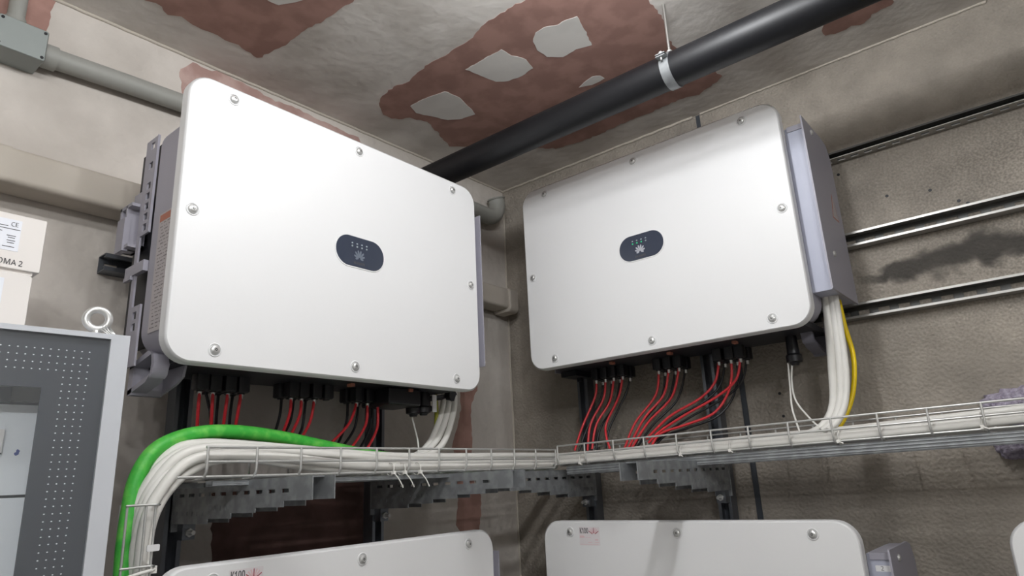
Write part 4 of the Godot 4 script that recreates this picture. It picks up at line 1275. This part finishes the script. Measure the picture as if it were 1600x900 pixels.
	for i in 5:
		mb.box(V(0.02, 0.100 - i * 0.012, 0.0605), V(0.075 - 0.012 * (i % 3), 0.1012 - i * 0.012, 0.0608))
	obj("small_print", mb, M.ink, l1)
	var b2 := thing("carton", "upper white carton with a handwritten word, stacked on the other one", "box", V(-1.82, 1.6735, 0.30), 0.0, "white cartons on the cabinet")
	mb = MB.new()
	mb.xf = Transform3D(Basis(), V(0, 0.0535, 0))
	mb.extrude(rr(0.242, 0.096, 0.002, 2), -0.09, 0.06, 0.001)
	obj("box_body", mb, M.carton, b2)
	mb = MB.new()
	mb.box(V(-0.10, 0.0, -0.085), V(0.112, 0.006, 0.055))
	obj("bottom_flap", mb, M.carton, b2)
	mb = MB.new()
	mb.box(V(-0.05, 0.036, 0.06), V(0.085, 0.091, 0.0605))
	var l2 := obj("label", mb, M.carton_label, b2)
	text_part("label_print", "CE", 0.010, M.ink, l2, Transform3D(Basis(), V(0.075, 0.0825, 0.0607)))
	mb = MB.new()
	for q in [[0.04, 0.078, 0.026], [0.04, 0.0735, 0.044], [0.045, 0.068, 0.014], [0.066, 0.0615, 0.013], [0.068, 0.058, 0.010], [0.067, 0.053, 0.012], [0.068, 0.049, 0.010], [0.062, 0.042, 0.017]]:
		mb.box(V(q[0], q[1], 0.0605), V(q[0] + q[2], q[1] + 0.0011, 0.0608))
	obj("small_print", mb, M.ink, l2)
	text_part("handwriting", "COMA 2", 0.0125, M.ink, b2, Transform3D(Basis(V(0, 0, 1), -0.03), V(0.073, 0.0165, 0.0607)))

	# ---- lump of grey sealing foam round a black sleeve, right edge
	var fl := thing("foam_plug", "purple grey lump of sealing foam on the wall behind the right tray", "foam", V(-0.02, 1.29, 1.57))
	var sph := SphereMesh.new()
	sph.radius = 0.5; sph.height = 1.0; sph.radial_segments = 40; sph.rings = 24
	var fn := FastNoiseLite.new(); fn.seed = 9; fn.frequency = 2.2; fn.fractal_octaves = 3
	for q in [["foam_lump", V(0.0, 0.035, -0.02), V(0.09, 0.065, 0.075)], ["foam_block", V(0.01, 0.125, 0.03), V(0.055, 0.085, 0.19)]]:
		var src := sph.get_mesh_arrays()
		var vs: PackedVector3Array = src[Mesh.ARRAY_VERTEX]
		var ix: PackedInt32Array = src[Mesh.ARRAY_INDEX]
		for i in vs.size():
			var d := vs[i].normalized()
			vs[i] = V(d.x * q[2].x, d.y * q[2].y, d.z * q[2].z) * (0.5 + 0.14 * fn.get_noise_3dv(d * 0.9 + q[1] * 9.0)) + q[1]
		var st := SurfaceTool.new()
		st.begin(Mesh.PRIMITIVE_TRIANGLES)
		for i in ix: st.add_vertex(vs[i])
		st.index()
		st.generate_normals()
		obj_mesh(q[0], st.commit(), M.foam, fl)
	mb = MB.new()
	mb.rod(V(0.019, 0.035, 0.05), V(-0.06, 0.035, 0.05), 0.04, 20)
	obj("black_sleeve", mb, M.black, fl)

	# ---- the ceiling lamp near the camera and an added fill lamp, both out of view
	for q in [[V(-1.45, 0.0, 1.22), 1.2, "long white fluorescent batten on the ceiling above the camera"], [V(-2.9, 0.0, 2.7), 1.2, "unseen fluorescent batten added for fill at the far side of the room"]]:
		var yy: float = cy.call(q[0].x - 0.6)
		var lt := thing("tube_lamp", q[2], "ceiling lamp", V(q[0].x, yy - 0.045, q[0].z))
		mb = MB.new()
		mb.box(V(-0.62, 0.022, -0.03), V(0.62, 0.043, 0.03))
		obj("batten", mb, M.cab, lt)
		mb = MB.new()
		mb.rod(V(-0.58, 0.006, 0), V(0.58, 0.006, 0), 0.013, 16)
		obj("lamp_tube", mb, M.tube, lt)
		for s in [-0.59, 0.59]:
			mb = MB.new()
			mb.box(V(s - 0.01, -0.01, -0.018), V(s + 0.01, 0.022, 0.018))
			obj("tube_holder", mb, M.cab, lt)

func _dot(mb: MB, x: float, y: float) -> void:
	var o := PackedVector2Array()
	for k in 6:
		o.append(Vector2(x + cos(TAU * k / 6.0) * 0.00115, y + sin(TAU * k / 6.0) * 0.00085))
	var m := V(0, 0, 1)
	for k in range(1, 5):
		mb.tri(V(o[0].x, o[0].y, -0.0065), V(o[k].x, o[k].y, -0.0065), V(o[k + 1].x, o[k + 1].y, -0.0065), m, m, m)
